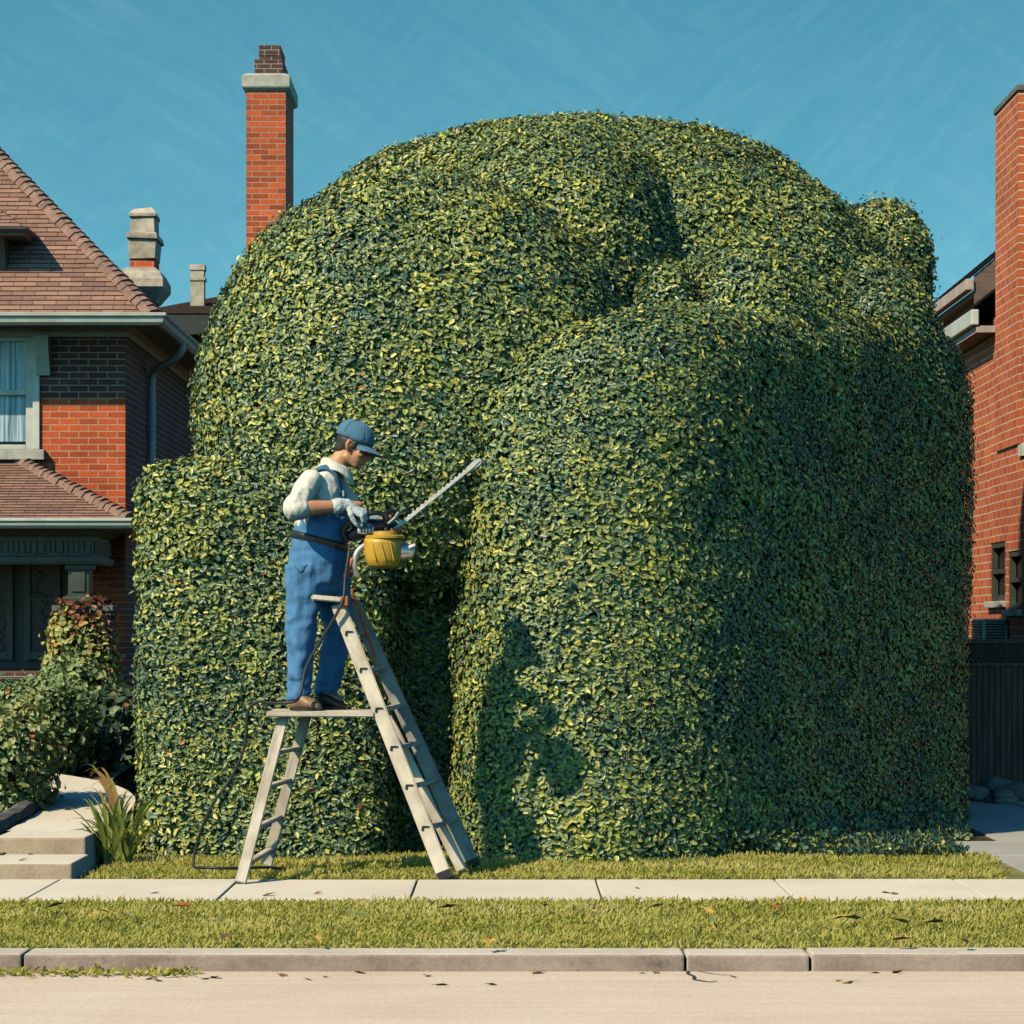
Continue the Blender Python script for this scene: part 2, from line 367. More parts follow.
# ------------------------------------------------------------------ leaves
def leaf_mesh(name, P, T, Nn, L, W, tint, mats, core=None, fold=.18, parent=None, loc=None):
    n = len(P); Bt = np.cross(Nn, T); Bt /= np.linalg.norm(Bt,axis=1,keepdims=True)+1e-9
    L = L[:,None]; W = W[:,None]; up = Nn*W*fold
    vs = np.stack([P, P+T*.3*L-Bt*.5*W+up, P+T*.72*L-Bt*.42*W+up*.8, P+T*L-Nn*L*.12, P+T*.72*L+Bt*.42*W+up*.8, P+T*.3*L+Bt*.5*W+up], 1).reshape(-1,3)
    quads = (np.arange(n)[:,None,None]*6+np.array([[0,1,2,3],[0,3,4,5]])[None]).reshape(-1,4)
    tv = np.repeat(tint, 6)
    nl = len(quads)
    allq = quads; mi = np.zeros(nl, int)
    if core is not None:
        cv, cq = core
        allq = np.concatenate([quads, cq+len(vs)]); mi = np.concatenate([mi, np.ones(len(cq),int)])
        vs = np.concatenate([vs, cv]); tv = np.concatenate([tv, np.zeros(len(cv))])
    off = origin(parent) if parent is not None else V((0,0,0))
    me = bpy.data.meshes.new(name); o = bpy.data.objects.new(name, me)
    if loc is not None: o.location = V(loc)-off; off = V(loc)
    vs = vs-np.array(off)
    me.vertices.add(len(vs)); me.vertices.foreach_set('co', vs.astype(np.float32).ravel())
    me.loops.add(allq.size); me.loops.foreach_set('vertex_index', allq.astype(np.int32).ravel())
    me.polygons.add(len(allq)); me.polygons.foreach_set('loop_start', (np.arange(len(allq))*4).astype(np.int32))
    me.polygons.foreach_set('material_index', mi.astype(np.int32))
    at_ = me.attributes.new('tint','FLOAT','POINT'); at_.data.foreach_set('value', tv.astype(np.float32))
    for m in mats: me.materials.append(m)
    me.update(calc_edges=True); me.validate()
    C.objects.link(o)
    if parent is not None: o.parent = parent
    return o
def unit(a): return a/(np.linalg.norm(a,axis=1,keepdims=True)+1e-9)
def vnoise(P, f, seed=0.):
    return np.array([noise.noise(V((p[0]*f+seed, p[1]*f+seed*.7, p[2]*f-seed))) for p in P])
class Mass:
    """plan radius R(theta) x profile rho(z), optional height field; used for clipped foliage"""
    def __init__(s, cx, cy, plan, prof, hx=None, amp=.045, freq=1.3, seed=0., nth=120):
        s.c = np.array([cx,cy]); s.prof = np.array(prof); s.hx = hx; s.seed = seed
        th = np.linspace(-PI,PI,361); s.th = th; s.R = np.array([plan(t) for t in th])
        z, rho = s.prof[:,0], s.prof[:,1]
        T = np.linspace(-PI,PI,nth,endpoint=False); Rr = np.interp(T,th,s.R)
        pts = []
        for zz, rr in s.prof:
            x = cx+Rr*rr*np.cos(T); y = cy+Rr*rr*np.sin(T)
            k = hx(x) if hx else np.ones_like(x)
            pts.append(np.stack([x,y,np.full_like(x,zz)*k],1))
        G = np.array(pts); nz = len(G)
        flat = G.reshape(-1,3)
        idx = np.arange(nz*nth).reshape(nz,nth)
        q = np.stack([idx[:-1], np.roll(idx[:-1],-1,1), np.roll(idx[1:],-1,1), idx[1:]],-1).reshape(-1,4)
        nrm = s.vn(flat,q)
        d = amp*vnoise(flat,freq,seed)+amp*.45*vnoise(flat,freq*3.1,seed+9)
        flat = flat+nrm*d[:,None]; s.v = flat; s.q = q; s.n = s.vn(flat,q)
    @staticmethod
    def vn(v,q):
        fn = np.cross(v[q[:,2]]-v[q[:,0]], v[q[:,3]]-v[q[:,1]]); n = np.zeros_like(v)
        for k in range(4): np.add.at(n, q[:,k], fn)
        return unit(n)
    def inside(s, P, m=.08):
        d = P[:,:2]-s.c; r = np.linalg.norm(d,axis=1); t = np.arctan2(d[:,1],d[:,0])
        k = s.hx(P[:,0]) if s.hx else 1.
        z = P[:,2]/k
        zz, rr = s.prof[:,0], s.prof[:,1]
        rho = np.interp(z, zz, rr, left=-1 if zz[0] > .2 else rr[0], right=-1)
        return r < rho*np.interp(t,s.th,s.R)-m
    def sample(s, dens_front, dens_back):
        v, q = s.v, s.q
        tri = np.concatenate([q[:,[0,1,2]], q[:,[0,2,3]]])
        a, b, c = v[tri[:,0]], v[tri[:,1]], v[tri[:,2]]
        fn = np.cross(b-a,c-a); ar = np.linalg.norm(fn,axis=1)/2; fn = fn/(2*ar[:,None]+1e-12)
        de = np.where(fn[:,1] < .35, dens_front, dens_back)
        n = int((ar*de).sum()); ix = RNG.choice(len(tri), n, p=ar*de/(ar*de).sum())
        r1 = np.sqrt(RNG.random(n)); r2 = RNG.random(n)
        w = np.stack([1-r1, r1*(1-r2), r1*r2],1)[:,:,None]
        P = (v[tri[ix]]*w).sum(1); Nn = unit((s.n[tri[ix]]*w).sum(1))
        return P, Nn
def foliage(name, mass, others, mats, dens=(2400,500), L=(.027,.050), asp=(.40,.60), parent=None, jit=.38, depth=.05, bias=0., loc=None, hz=.5, shag=0.):
    P, n = mass.sample(*dens)
    keep = np.ones(len(P),bool)
    for o in others: keep &= ~o.inside(P)
    keep &= P[:,2] > -.03
    P, n = P[keep], n[keep]; m = len(P)
    big = vnoise(P, 1.7, mass.seed+3); med = vnoise(P, 6., mass.seed+5)
    P = P+n*(RNG.random(m)*depth*1.5-depth*.8+med*.02)[:,None]
    if shag:
        out = RNG.random(m) < .05; P[out] += n[out]*(RNG.random(out.sum())*shag)[:,None]
    hd = np.concatenate([P[:,:2]-mass.c, np.zeros((m,1))],1); hd = unit(hd+1e-6)
    st_ = np.clip(n[:,2],0,1)[:,None]
    Ln = unit(n*(1-.12*st_)+hd*.15*st_+RNG.normal(0,jit,(m,3))+np.array([0,0,.20]))
    side = np.cross(n, np.array([0,0,1.])); side *= np.sign(RNG.random(m)-.5)[:,None]
    steep = np.clip(n[:,2],0,1)[:,None]
    T = RNG.normal(0,.5,(m,3))+side*hz*1.5*(1-steep)+n*.32+np.array([0,0,1.])*(steep*.9)-np.array([0,0,.25])*(1-steep)
    T = unit(T-Ln*(T*Ln).sum(1)[:,None])
    Ls = RNG.uniform(*L,m)*(1+.25*big); Ws = Ls*RNG.uniform(*asp,m)
    tint = np.clip(.50+bias+.10*big+.11*med+RNG.normal(0,.13,m),.02,.965)
    rare = RNG.random(m) < (.0018 if 'hedge' in mats[0].name else .02); tint[rare] = 1.
    tint = np.where(rare, 1., np.minimum(tint,.945))
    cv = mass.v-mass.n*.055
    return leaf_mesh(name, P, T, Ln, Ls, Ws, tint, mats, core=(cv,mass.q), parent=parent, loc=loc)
def sup(n, rx, ry):
    return lambda t: 1/((abs(math.cos(t))/rx)**n+(abs(math.sin(t))/ry)**n)**(1/n)
def dome_prof(z0, zc, ztop, nu, nd=None, zbot=None, k=18):
    out = []
    if zbot is None: out += [(z, 1.) for z in np.linspace(z0, zc, 12, endpoint=False)]
    else:
        for a in np.linspace(PI/2*.98,0,k,endpoint=False):
            out.append((zc-(zc-zbot)*math.sin(a)**(2/nd), math.cos(a)**(2/nd)))
    for a in np.linspace(0,PI/2,k):
        out.append((zc+(ztop-zc)*math.sin(a)**(2/nu), max(math.cos(a),0)**(2/nu)+1e-4))
    return out
def spline_plan(pts, c):
    pp = spline([(x,y,0) for x,y in pts+[pts[0]]], 10)
    th = np.array([math.atan2(p.y-c[1],p.x-c[0]) for p in pp]); r = np.array([math.hypot(p.x-c[0],p.y-c[1]) for p in pp])
    o = np.argsort(th); th, r = th[o], r[o]
    th = np.concatenate([th-2*PI, th, th+2*PI]); r = np.concatenate([r,r,r])
    return lambda t: float(np.interp(t,th,r))
def rect_prof(z0, z1, rr, R):
    """straight sides with rounded top edge; rr in rho units"""
    out = [(z,1.) for z in np.linspace(z0,z1-R,14,endpoint=False)]
    for a in np.linspace(0,PI/2,10): out.append((z1-R+R*math.sin(a), 1-rr+rr*math.cos(a)))
    for k in (.75,.5,.25,.001): out.append((z1+.004*(1-k), (1-rr)*k))
    return out

# ------------------------------------------------------------------ setting
# ground sheet, road, kerb, verge, sidewalk
LAWN = .0
bm = B(); quad(bm,(-400,-60,-.16),(400,-60,-.16),(400,600,-.16),(-400,600,-.16)); struct('ground', bm, M['ground'])
bm = B()
for i in range(24): quad(bm,(-30+i*2.5,-8,-.075),(-27.5+i*2.5,-8,-.075),(-27.5+i*2.5,12.12,-.075),(-30+i*2.5,12.12,-.075))
bmesh.ops.remove_doubles(bm, verts=bm.verts, dist=1e-4); struct('road', bm, M['road'])
bm = B()
xs = [-14,-11.2,-8.3,-5.2,-2.115,.75,1.29,4.2,7.2,10.1,14]
for a, b in zip(xs, xs[1:]):
    j = random.uniform(-.006,.006)
    box(bm, a+.006, b-.006, 12.1+j, 12.34, -.14, .0+random.uniform(-.003,.003), .012)

bm.normal_update()
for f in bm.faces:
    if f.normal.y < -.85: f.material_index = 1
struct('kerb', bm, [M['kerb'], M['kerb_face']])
bm = B()
box(bm,-14,14,12.345,14.52,-.15,-.012); struct('verge', bm, M['soil'])
bm = B(); xs = [.47+k for k in range(-15,15)]
for a, b in zip(xs, xs[1:]):
    dz = random.uniform(-.003,.003)
    box(bm, a+.005, b-.005, 14.5, 15.7, -.15, .004+dz, .008)
struct('sidewalk', bm, M['walk'])
bm = B(); box(bm,-14,14,14.52,15.69,-.155,-.02); struct('sidewalk_bed', bm, M['crack'])
# front bed under the hedge
bm = B(); box(bm,-2.44,2.97,15.705,17.35,-.15,-.01); struct('lawn', bm, M['soil'])
bm = B(); box(bm,-2.44,2.84,17.36,18.54,-.15,-.012); box(bm,-2.44,3.24,18.55,21.4,-.15,-.012); struct('hedge_bed', bm, M['dark_soil'])
# garden terrain on the left, rising to the house
bm = B()
def gz(x,y): return .10+.55*max(0,min(1,(y-16.5)/12))
for i in range(16):
    for j in range(14):
        x0,x1 = -14+i*.69, -14+(i+1)*.69; y0,y1 = 16.25+j*1.1, 16.25+(j+1)*1.1
        quad(bm,(x0,y0,gz(x0,y0)),(x1,y0,gz(x1,y0)),(x1,y1,gz(x1,y1)),(x0,y1,gz(x0,y1)))
bmesh.ops.remove_doubles(bm, verts=bm.verts, dist=1e-4); struct('terrain', bm, M['soil'])
bm = B()
for i in range(14): 
    x0,x1 = -2.95+i*.9-.01, -2.05+i*.9-.01
    quad(bm,(x0,21.5,-.008),(x1,21.5,-.008),(x1,60,-.008),(x0,60,-.008))
struct('yard', bm, M['soil'])
# steps and front path
bm = B()
box(bm,-4.6,-2.47,15.705,16.34,-.1,.092,.012)
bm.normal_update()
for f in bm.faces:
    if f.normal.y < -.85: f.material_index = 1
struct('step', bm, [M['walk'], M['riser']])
bm = B()
box(bm,-3.02,-2.49,16.345,16.9,-.05,.192,.014)
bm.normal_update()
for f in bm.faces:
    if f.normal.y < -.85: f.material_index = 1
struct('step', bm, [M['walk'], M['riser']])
bm = B(); prev = None
pp = spline([(-2.76,16.9,.188),(-2.76,18.0,.23),(-2.86,19.0,.275),(-3.2,19.9,.32),(-3.9,20.7,.37),(-4.9,21.6,.44),(-5.8,23.5,.55)],6)
rows = []
for i,p in enumerate(pp):
    t = (pp[min(i+1,len(pp)-1)]-pp[max(i-1,0)]); t.z=0; t.normalize(); s = V((t.y,-t.x,0))
    rows.append([p-s*.29-V((0,0,.12)), p-s*.29, p+s*.29, p+s*.29-V((0,0,.12))])
for a,b in zip(rows,rows[1:]):
    for k in range(3): quad(bm,a[k],a[k+1],b[k+1],b[k])
bmesh.ops.remove_doubles(bm, verts=bm.verts, dist=1e-4); struct('path', bm, M['walk'])
bm = B()
edge = spline([(-3.14,16.85,.19),(-3.11,17.6,.23),(-3.15,18.5,.27),(-3.28,19.1,.30),(-3.6,19.7,.34)],6)
tube(bm, edge, .07, 8, up=(0,0,1)); 
for v in bm.verts: v.co += V((noise.noise(v.co*7),noise.noise(v.co*7+V((5,0,0))),noise.noise(v.co*7+V((0,5,0)))))*.025
tag(obj('bed_edging', bm, M['bed_stone'], loc=(-3.16,16.8,.1)), 'dark rough stone edging along the left side of the front path', 'edging')
# driveway
bm = B()
for (x0,x1,y0,y1) in ((2.98,4.05,15.705,17.35),(2.85,4.05,17.36,18.54),(4.06,6.4,15.705,18.54),(3.25,4.05,18.55,21.4),(4.06,6.4,18.55,21.4),(3.25,4.05,21.41,23.9),(4.06,6.4,21.41,23.9)):
    box(bm,x0,x1,y0,y1,-.12,.0+random.uniform(-.003,.003),.008)
struct('driveway', bm, M['drive'])
# crack in the road by the kerb joint
bm = B(); pts = [(.76,12.09),(.752,12.0),(.775,11.9),(.765,11.8),(.82,11.72),(.86,11.74)]
for (a,b) in zip(pts,pts[1:]):
    d = V((b[0]-a[0],b[1]-a[1],0)).normalized(); s = V((-d.y,d.x,0))*.008
    quad(bm, V((*a,-.071))-s, V((*b,-.071))-s*.8, V((*b,-.071))+s*.8, V((*a,-.071))+s)
pts = [(.80,12.09),(.86,11.99),(.93,11.93),(.95,11.86)]
for (a,b) in zip(pts,pts[1:]):
    d = V((b[0]-a[0],b[1]-a[1],0)).normalized(); s = V((-d.y,d.x,0))*.004
    quad(bm, V((*a,-.0705))-s, V((*b,-.0705))-s, V((*b,-.0705))+s, V((*a,-.0705))+s)
struct('road_crack', bm, M['crack'])

# ------------------------------------------------------------------ grass (stuff)
def grass(name, x0,x1,y0,y1,z, n, h, label, mask=None, rag=.05):
    x = RNG.uniform(x0,x1,n); y = RNG.uniform(y0-rag,y1+rag,n)
    P = np.stack([x,y,np.full(n,z)],1)
    g = vnoise(P*np.array([1,2.2,1]),1.1,4.); g2 = vnoise(P,6.,1.)
    if mask is not None:
        k = mask(P); P, g, g2 = P[k], g[k], g2[k]; n = len(P)
    lean = RNG.normal(0,.85,(n,3))+np.stack([.45+.5*g2,-.15+.3*g,np.zeros(n)],1); lean[:,2] = 1.
    T = unit(lean); H = RNG.uniform(*h,n)*(1+.45*g+.3*g2)
    Nn = unit(np.cross(T, unit(RNG.normal(0,1,(n,3))*np.array([.35,1.,.1]))))
    Nn = unit(np.cross(T, unit(np.stack([RNG.normal(1,.6,n),RNG.normal(0,.6,n),np.zeros(n)],1))))
    tint = np.clip(.5+.55*g+.3*g2+RNG.normal(0,.18,n),0,1)
    o = leaf_mesh(name, P, T, Nn, H, np.maximum(H*.19,.008), tint, [M['grass']], fold=0.)
    return tag(o, label, 'grass', kind='stuff')
grass('verge_grass',-5,5,12.36,14.49,-.012,80000,(.018,.046),'sunlit yellow green grass on the verge between kerb and sidewalk', rag=.03)
def lawn_mask(P):
    e = .05*np.sin(P[:,0]*5.)+.03*np.sin(P[:,0]*13)
    return (P[:,1] > 15.72+e*.3) & ((P[:,0] < 2.77+.115*(P[:,1]-15.7)+.03*np.sin(P[:,1]*9)))
grass('lawn_grass',-2.42,2.97,15.72,17.42,-.01,40000,(.020,.052),'strip of lawn between the sidewalk and the hedge base', mask=lawn_mask, rag=.02)

# ------------------------------------------------------------------ hedge
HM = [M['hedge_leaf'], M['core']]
hedge = thing('sculpted_hedge','giant clipped green hedge with a tall dome and a rounded block in front','hedge',(.3,18.6,0))
mA = Mass(-1.54,18.15, sup(7,.78,.88), rect_prof(-.02,2.41,.16,.17), amp=.03, seed=1., nth=200)
mB = Mass(-.60,18.32, sup(2.35,1.42,1.16), dome_prof(0,2.72,4.35,2.15,2.2,1.55), amp=.05, seed=2.)
mC = Mass(.485,20.9, sup(2.2,2.68,1.6), dome_prof(-.02,2.88,5.19,2.1), amp=.06, seed=3.)
cD = (1.5,18.9)
plD = spline_plan([(-.34,18.7),(-.34,17.7),(-.12,17.14),(.25,16.97),(.70,16.98),(1.08,17.12),(1.46,17.5),(1.98,18.26),(2.50,19.2),(3.03,20.15),(3.34,20.75),(3.28,21.05),(2.8,21.3),(1.5,21.2),(.2,20.2)], cD)
def hxD(x): return np.interp(x,[-.45,-.33,-.1,.2,.6,1.1,2.2,2.9,3.4],[.80,.84,.90,.945,.98,1.0,1.03,1.06,1.06])
mD = Mass(*cD, plD, rect_prof(-.02,3.37,.19,.36), hx=hxD, amp=.06, freq=.9, seed=4., nth=200)
mE = Mass(at(668,0,18.3).x,18.35, sup(2,.19,.2), dome_prof(0,3.45,3.78,2,2,3.0), amp=.03, seed=5., nth=40)
mF = Mass(at(745,0,18.5).x,18.55, sup(2,.42,.36), dome_prof(0,3.35,3.88,2,2,2.7), amp=.04, seed=6., nth=60)
mG = Mass(at(848,0,20.3).x,20.3, sup(2.2,.68,.6), dome_prof(0,3.1,4.08,2.1,2,1.7), amp=.04, seed=7., nth=80)
mR = Mass(-.1,18.8, sup(4,1.2,.85), rect_prof(-.02,3.0,.2,.2), amp=.04, seed=8.)
cH = (.45,20.2)
mH = Mass(*cH, spline_plan([(-.95,19.7),(-.6,18.95),(-.05,18.62),(.45,18.60),(.82,18.85),(1.2,19.5),(1.6,20.25),(1.95,21.0),(1.95,21.6),(.5,21.9),(-.8,21.3)],cH), dome_prof(-.02,3.2,4.93,2.5), amp=.05, seed=12.)
mP = Mass(1.9,22.7, sup(4,1.52,2.0), rect_prof(-.02,2.85,.15,.25), amp=.05, seed=13.)  # unseen mass added behind the block to cast shade on the right house wall
masses = [('low_wall',mA,'square cut low wing of the hedge at its left end'),('left_lobe',mB,'large rounded lobe above the ladder'),('dome',mC,'tall domed top of the hedge'),
          ('front_block',mD,'massive rounded front block with a dark shaded right flank'),('top_tuft',mE,None),('top_tuft',mF,None),('shoulder',mG,None),('crest',mH,None),('rear_shade_mass',mP,None),('recess',mR,'dark recess between the wing and the front block')]
for nm, m, lab in masses:
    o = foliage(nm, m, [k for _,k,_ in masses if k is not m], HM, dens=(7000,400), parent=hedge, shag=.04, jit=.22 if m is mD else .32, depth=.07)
    if lab: o['label'] = lab
n = 26000; P = np.stack([RNG.uniform(.9,3.3,n),RNG.uniform(17.25,20.6,n),RNG.uniform(0,1,n)],1)
k = ~mD.inside(P,.12) & (P[:,0] < np.minimum(.1625*P[:,1], np.where(P[:,1] < 18.5, 2.80, 3.2))); P = P[k]; n = len(P)
dist = np.zeros(n)
for st in (.1,.2,.3,.4): dist += (~mD.inside(P+np.array([-.8,.6,0])*st,.05))*.1
P[:,2] *= np.clip(.20-.4*dist,.05,.2)
tag(leaf_mesh('ground_cover', P, unit(RNG.normal(0,.6,(n,3))+np.array([.5,.8,.2])), unit(RNG.normal(0,.3,(n,3))+np.array([.8,-.6,.1])), RNG.uniform(.03,.055,n), RNG.uniform(.018,.034,n), np.clip(RNG.normal(.40,.17,n),0,.9), [M['hedge_leaf']]), 'low dark leaves at the shaded foot of the hedge','ground cover',kind='stuff')
# stems at the foot, inside
bm = B()
for i in range(12):
    x = random.uniform(-2,2.4); y = random.uniform(18.4,19.6); bm = B()
    tube(bm, [(x,y,-.02),(x+random.uniform(-.1,.1),y,.6),(x+random.uniform(-.2,.2),y+.1,1.5)], [.04,.03,.015], 8)
    obj('stem', bm, M['bark'], hedge)

# round tree behind
rt = thing('round_tree','rounded leafy tree crown showing behind the right shoulder of the hedge','tree',(at(877,0,21.95).x,21.95,0))
mT = Mass(rt.location.x,21.95, sup(2.2,.42,.4), dome_prof(0,4.2,4.74,2.2,2.2,3.1), amp=.04, freq=2.2, seed=11., nth=70)
foliage('crown', mT, [], HM, dens=(5200,900), parent=rt, shag=.08, bias=.03)
bm = B(); x = rt.location.x
tube(bm,[(x,21.95,-.1),(x+.05,21.95,1.5),(x-.02,21.97,3.),(x,21.95,4.2)],[.1,.08,.06,.03],10)
for a in range(5): tube(bm,[(x,21.95,2.8+a*.2),(x+.25*math.cos(a*1.3),21.95+.25*math.sin(a*1.3),3.5+a*.2)],[.03,.012],8)
obj('trunk', bm, M['bark'], rt, smooth=True)

# ------------------------------------------------------------------ left house
LH = thing('brick_house','red brick house on the left with hipped shingle roof, dormer and covered porch','house',(-6.8,32,.3))
X1, Y0, XL, Y1 = -4.42, 32.0, -9.6, 41.0
wx0, wx1, wz0, wz1 = -6.95, -5.47, 3.46, 4.79
bm = B()
quad(bm,(XL,Y0,.2),(X1,Y0,.2),(X1,Y0,wz0),(XL,Y0,wz0)); quad(bm,(XL,Y0,wz0),(wx0,Y0,wz0),(wx0,Y0,4.05),(XL,Y0,4.05))
quad(bm,(wx1,Y0,wz0),(X1,Y0,wz0),(X1,Y0,4.05),(wx1,Y0,4.05)); zb = 4.05
bm2 = B()  # eave shadow band and shaded flank painted as darker brick
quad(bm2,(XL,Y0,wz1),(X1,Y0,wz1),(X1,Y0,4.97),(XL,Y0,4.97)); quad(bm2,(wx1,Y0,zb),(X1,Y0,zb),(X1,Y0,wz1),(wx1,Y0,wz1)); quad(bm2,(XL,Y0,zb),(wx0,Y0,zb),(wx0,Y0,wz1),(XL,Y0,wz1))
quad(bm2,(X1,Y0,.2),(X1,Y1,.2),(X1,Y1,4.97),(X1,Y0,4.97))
quad(bm,(X1,Y1,.2),(XL,Y1,.2),(XL,Y1,4.97),(X1,Y1,4.97)); quad(bm,(XL,Y1,.2),(XL,Y0,.2),(XL,Y0,4.97),(XL,Y1,4.97))
for x in (wx0,wx1): quad(bm,(x,Y0,wz0),(x,Y0+.18,wz0),(x,Y0+.18,wz1),(x,Y0,wz1))
obj('wall', bm, M['brick_left'], LH)
o_ = obj('dark_wall', bm2, M['brick_dark'], LH); o_['label'] = 'brick of the upper band and the flank, eave and side shade put into its dark colour'
# roof
ex, ey, ez, eL, eB = -3.99, 31.36, 4.93, -10.2, 41.5
hw = (ex-eL)/2; rz = ez+hw; rx = (ex+eL)/2
bm = B()
shingle_plane(bm,(eL,ey,ez),(ex,ey,ez),(rx,ey+hw,rz),(rx+.001,ey+hw,rz))
shingle_plane(bm,(ex,ey,ez),(ex,eB,ez),(rx,ey+hw,rz),(rx,eB-hw,rz))
shingle_plane(bm,(ex,eB,ez),(eL,eB,ez),(rx,eB-hw,rz),(rx-.001,eB-hw,rz))
shingle_plane(bm,(eL,eB,ez),(eL,ey,ez),(rx,eB-hw,rz),(rx,ey+hw,rz))
roof = obj('roof', bm, M['shingle'], LH, uv=False)
bm = B(); hip_caps(bm,(ex,ey,ez+.02),(rx,ey+hw,rz+.02)); obj('hip_cap', bm, M['hip_tile'], roof)
bm = B()   # soffit
quad(bm,(eL,ey,ez-.06),(ex,ey,ez-.06),(ex,Y0+.01,ez-.06),(eL,Y0+.01,ez-.06)); quad(bm,(X1-.01,Y0+.012,ez-.06),(ex,Y0+.012,ez-.06),(ex,eB,ez-.06),(X1-.01,eB,ez-.06))
obj('soffit', bm, M['trim'], LH)
bm = B()
gp = [(0,-.13),(.05,-.13),(.085,-.10),(.10,-.05),(.125,-.03),(.13,.0),(.115,.005),(.0,.0)]
sweep(bm,[(eL,ey,ez+.01),(ex,ey,ez+.01),(ex,eB,ez+.01)], gp); obj('gutter', bm, M['gutter'], LH)
bm = B(); sweep(bm,[(XL,Y0-.001,ez-.18),(X1+.001,Y0-.001,ez-.18),(X1+.001,Y1,ez-.18)],[(0,0),(.03,0),(.05,.05),(.09,.08),(.1,.115),(0,.115)]); obj('cornice', bm, M['trim'], LH)
bm = B(); tube(bm, spline([(-3.95,33.5,4.83),(-3.95,33.5,4.74),(-4.08,33.6,4.63),(-4.28,33.8,4.56),(-4.355,33.9,4.46),(-4.36,33.9,4.2)],5)+[V((-4.36,33.9,.5))], .045, 10, up=(1,0,0)); obj('downspout', bm, M['gutter'], LH, smooth=True)
# cornice brackets and window
for bx_ in (-5.42,):
    bm = B(); prof = [(0,0),(0,-.44),(.07,-.44),(.09,-.36),(.16,-.22),(.20,-.08),(.20,0)]
    for s in (0,):
        rings = [[(bx_+dx, Y0-.002-o, ez-.185+u) for o,u in prof] for dx in (0,.15)]
        loft(bm, rings)
    obj('bracket', bm, M['trim'], LH)
win = obj('window', box(B(), wx0+.005,wx1-.005,Y0+.10,Y0+.13,wz0+.005,wz1-.005), M['glass'], LH)
bm = B(); box(bm,wx0+.08,wx1-.10,Y0+.085,Y0+.098,wz0+.1,wz1-.08); obj('curtain', bm, M['curtain'], win)
bm = B()
for (a,b,c,d) in ((wx1-.09,wx1-.004,wz0+.004,wz1-.004),(wx0+.004,wx0+.09,wz0+.004,wz1-.004),(wx0+.091,wx1-.091,wz1-.09,wz1-.005),(wx0+.091,wx1-.091,wz0+.005,wz0+.06),(wx0+.091,wx1-.091,(wz0+wz1)/2-.04,(wz0+wz1)/2+.02),((wx0+wx1)/2-.03,(wx0+wx1)/2+.03,wz0+.061,(wz0+wz1)/2-.041)):
    box(bm,a,b,Y0+.02,Y0+.075,c,d,.006)
box(bm,wx1-.002,wx1+.075,Y0-.035,Y0+.005,wz0+.003,wz1+.05,.006); box(bm,wx0-.1,wx1+.1,Y0-.06,Y0+.004,wz1+.052,wz1+.10,.006)
obj('frame', bm, M['gutter'], win)
bm = B(); box(bm,wx0-.14,wx1+.14,Y0-.12,Y0+.06,wz0-.12,wz0-.004,.01); obj('sill', bm, M['stone'], win)
# dormer
dorm = obj('dormer', box(B(), -8.0,-5.76,31.98,33.6,5.2,5.96), M['green_trim'], LH)
bm = B()
dz, dy, dx = 5.95, 31.60, -5.52
shingle_plane(bm,(-8.28,dy,dz),(dx,dy,dz),(-6.9,dy+1.42,dz+1.0),(-6.86,dy+1.42,dz+1.0))
shingle_plane(bm,(dx,dy,dz),(dx,33.6,dz),(-6.86,dy+1.42,dz+1.0),(-6.86,34.4,dz+1.0))
shingle_plane(bm,(-8.28,33.6,dz),(-8.28,dy,dz),(-6.9,34.4,dz+1.0),(-6.9,dy+1.42,dz+1.0))
obj('dormer_roof', bm, M['shingle'], dorm, uv=False)
bm = B(); sweep(bm,[(-8.28,dy,dz-.01),(dx,dy,dz-.01),(dx,33.2,dz-.01)],[(-.35,-.09),(.0,-.09),(.02,-.05),(.05,-.02),(.05,.01),(-.35,.01)]); obj('dormer_eave', bm, M['dark_trim'], dorm)
bm = B(); rings = [[(-5.86+dx_,31.975-o,5.90+u) for o,u in ((0,0),(0,-.42),(.05,-.42),(.1,-.2),(.2,-.05),(.2,0))] for dx_ in (0,.09)]; loft(bm,rings); obj('bracket', bm, M['green_trim'], dorm)
# grey stone chimney on the far slope
ch = obj('chimney', box(B(), -4.915,-4.60,36.0,36.5,5.3,6.17), M['brick_left'], LH); ch['label'] = 'weathered pale chimney with a stone base behind the hip'
bm = B()
loft(bm,[[(-4.755+sx*w*.78,36.26+sy*w*1.35,z) for sx,sy in ((-1,-1),(1,-1),(1,1),(-1,1))] for w,z in ((.215,6.17),(.225,6.42),(.25,6.43),(.25,6.49),(.205,6.51),(.19,6.70),(.215,6.72),(.215,6.76),(.15,6.84))])
for v in bm.verts: v.co += V((noise.noise(v.co*9),noise.noise(v.co*9+V((3,1,0))),noise.noise(v.co*9+V((1,7,0)))))*.03
obj('cap', bm, M['grey_stone'], ch)
bm = B(); loft(bm,[[(-4.775+sx*w*.85,36.26+sy*w*1.2,z) for sx,sy in ((-1,-1),(1,-1),(1,1),(-1,1))] for w,z in ((.22,5.62),(.33,5.76),(.36,5.80),(.36,5.90),(.30,6.0),(.22,6.06))]); obj('base', bm, M['grey_stone'], ch)
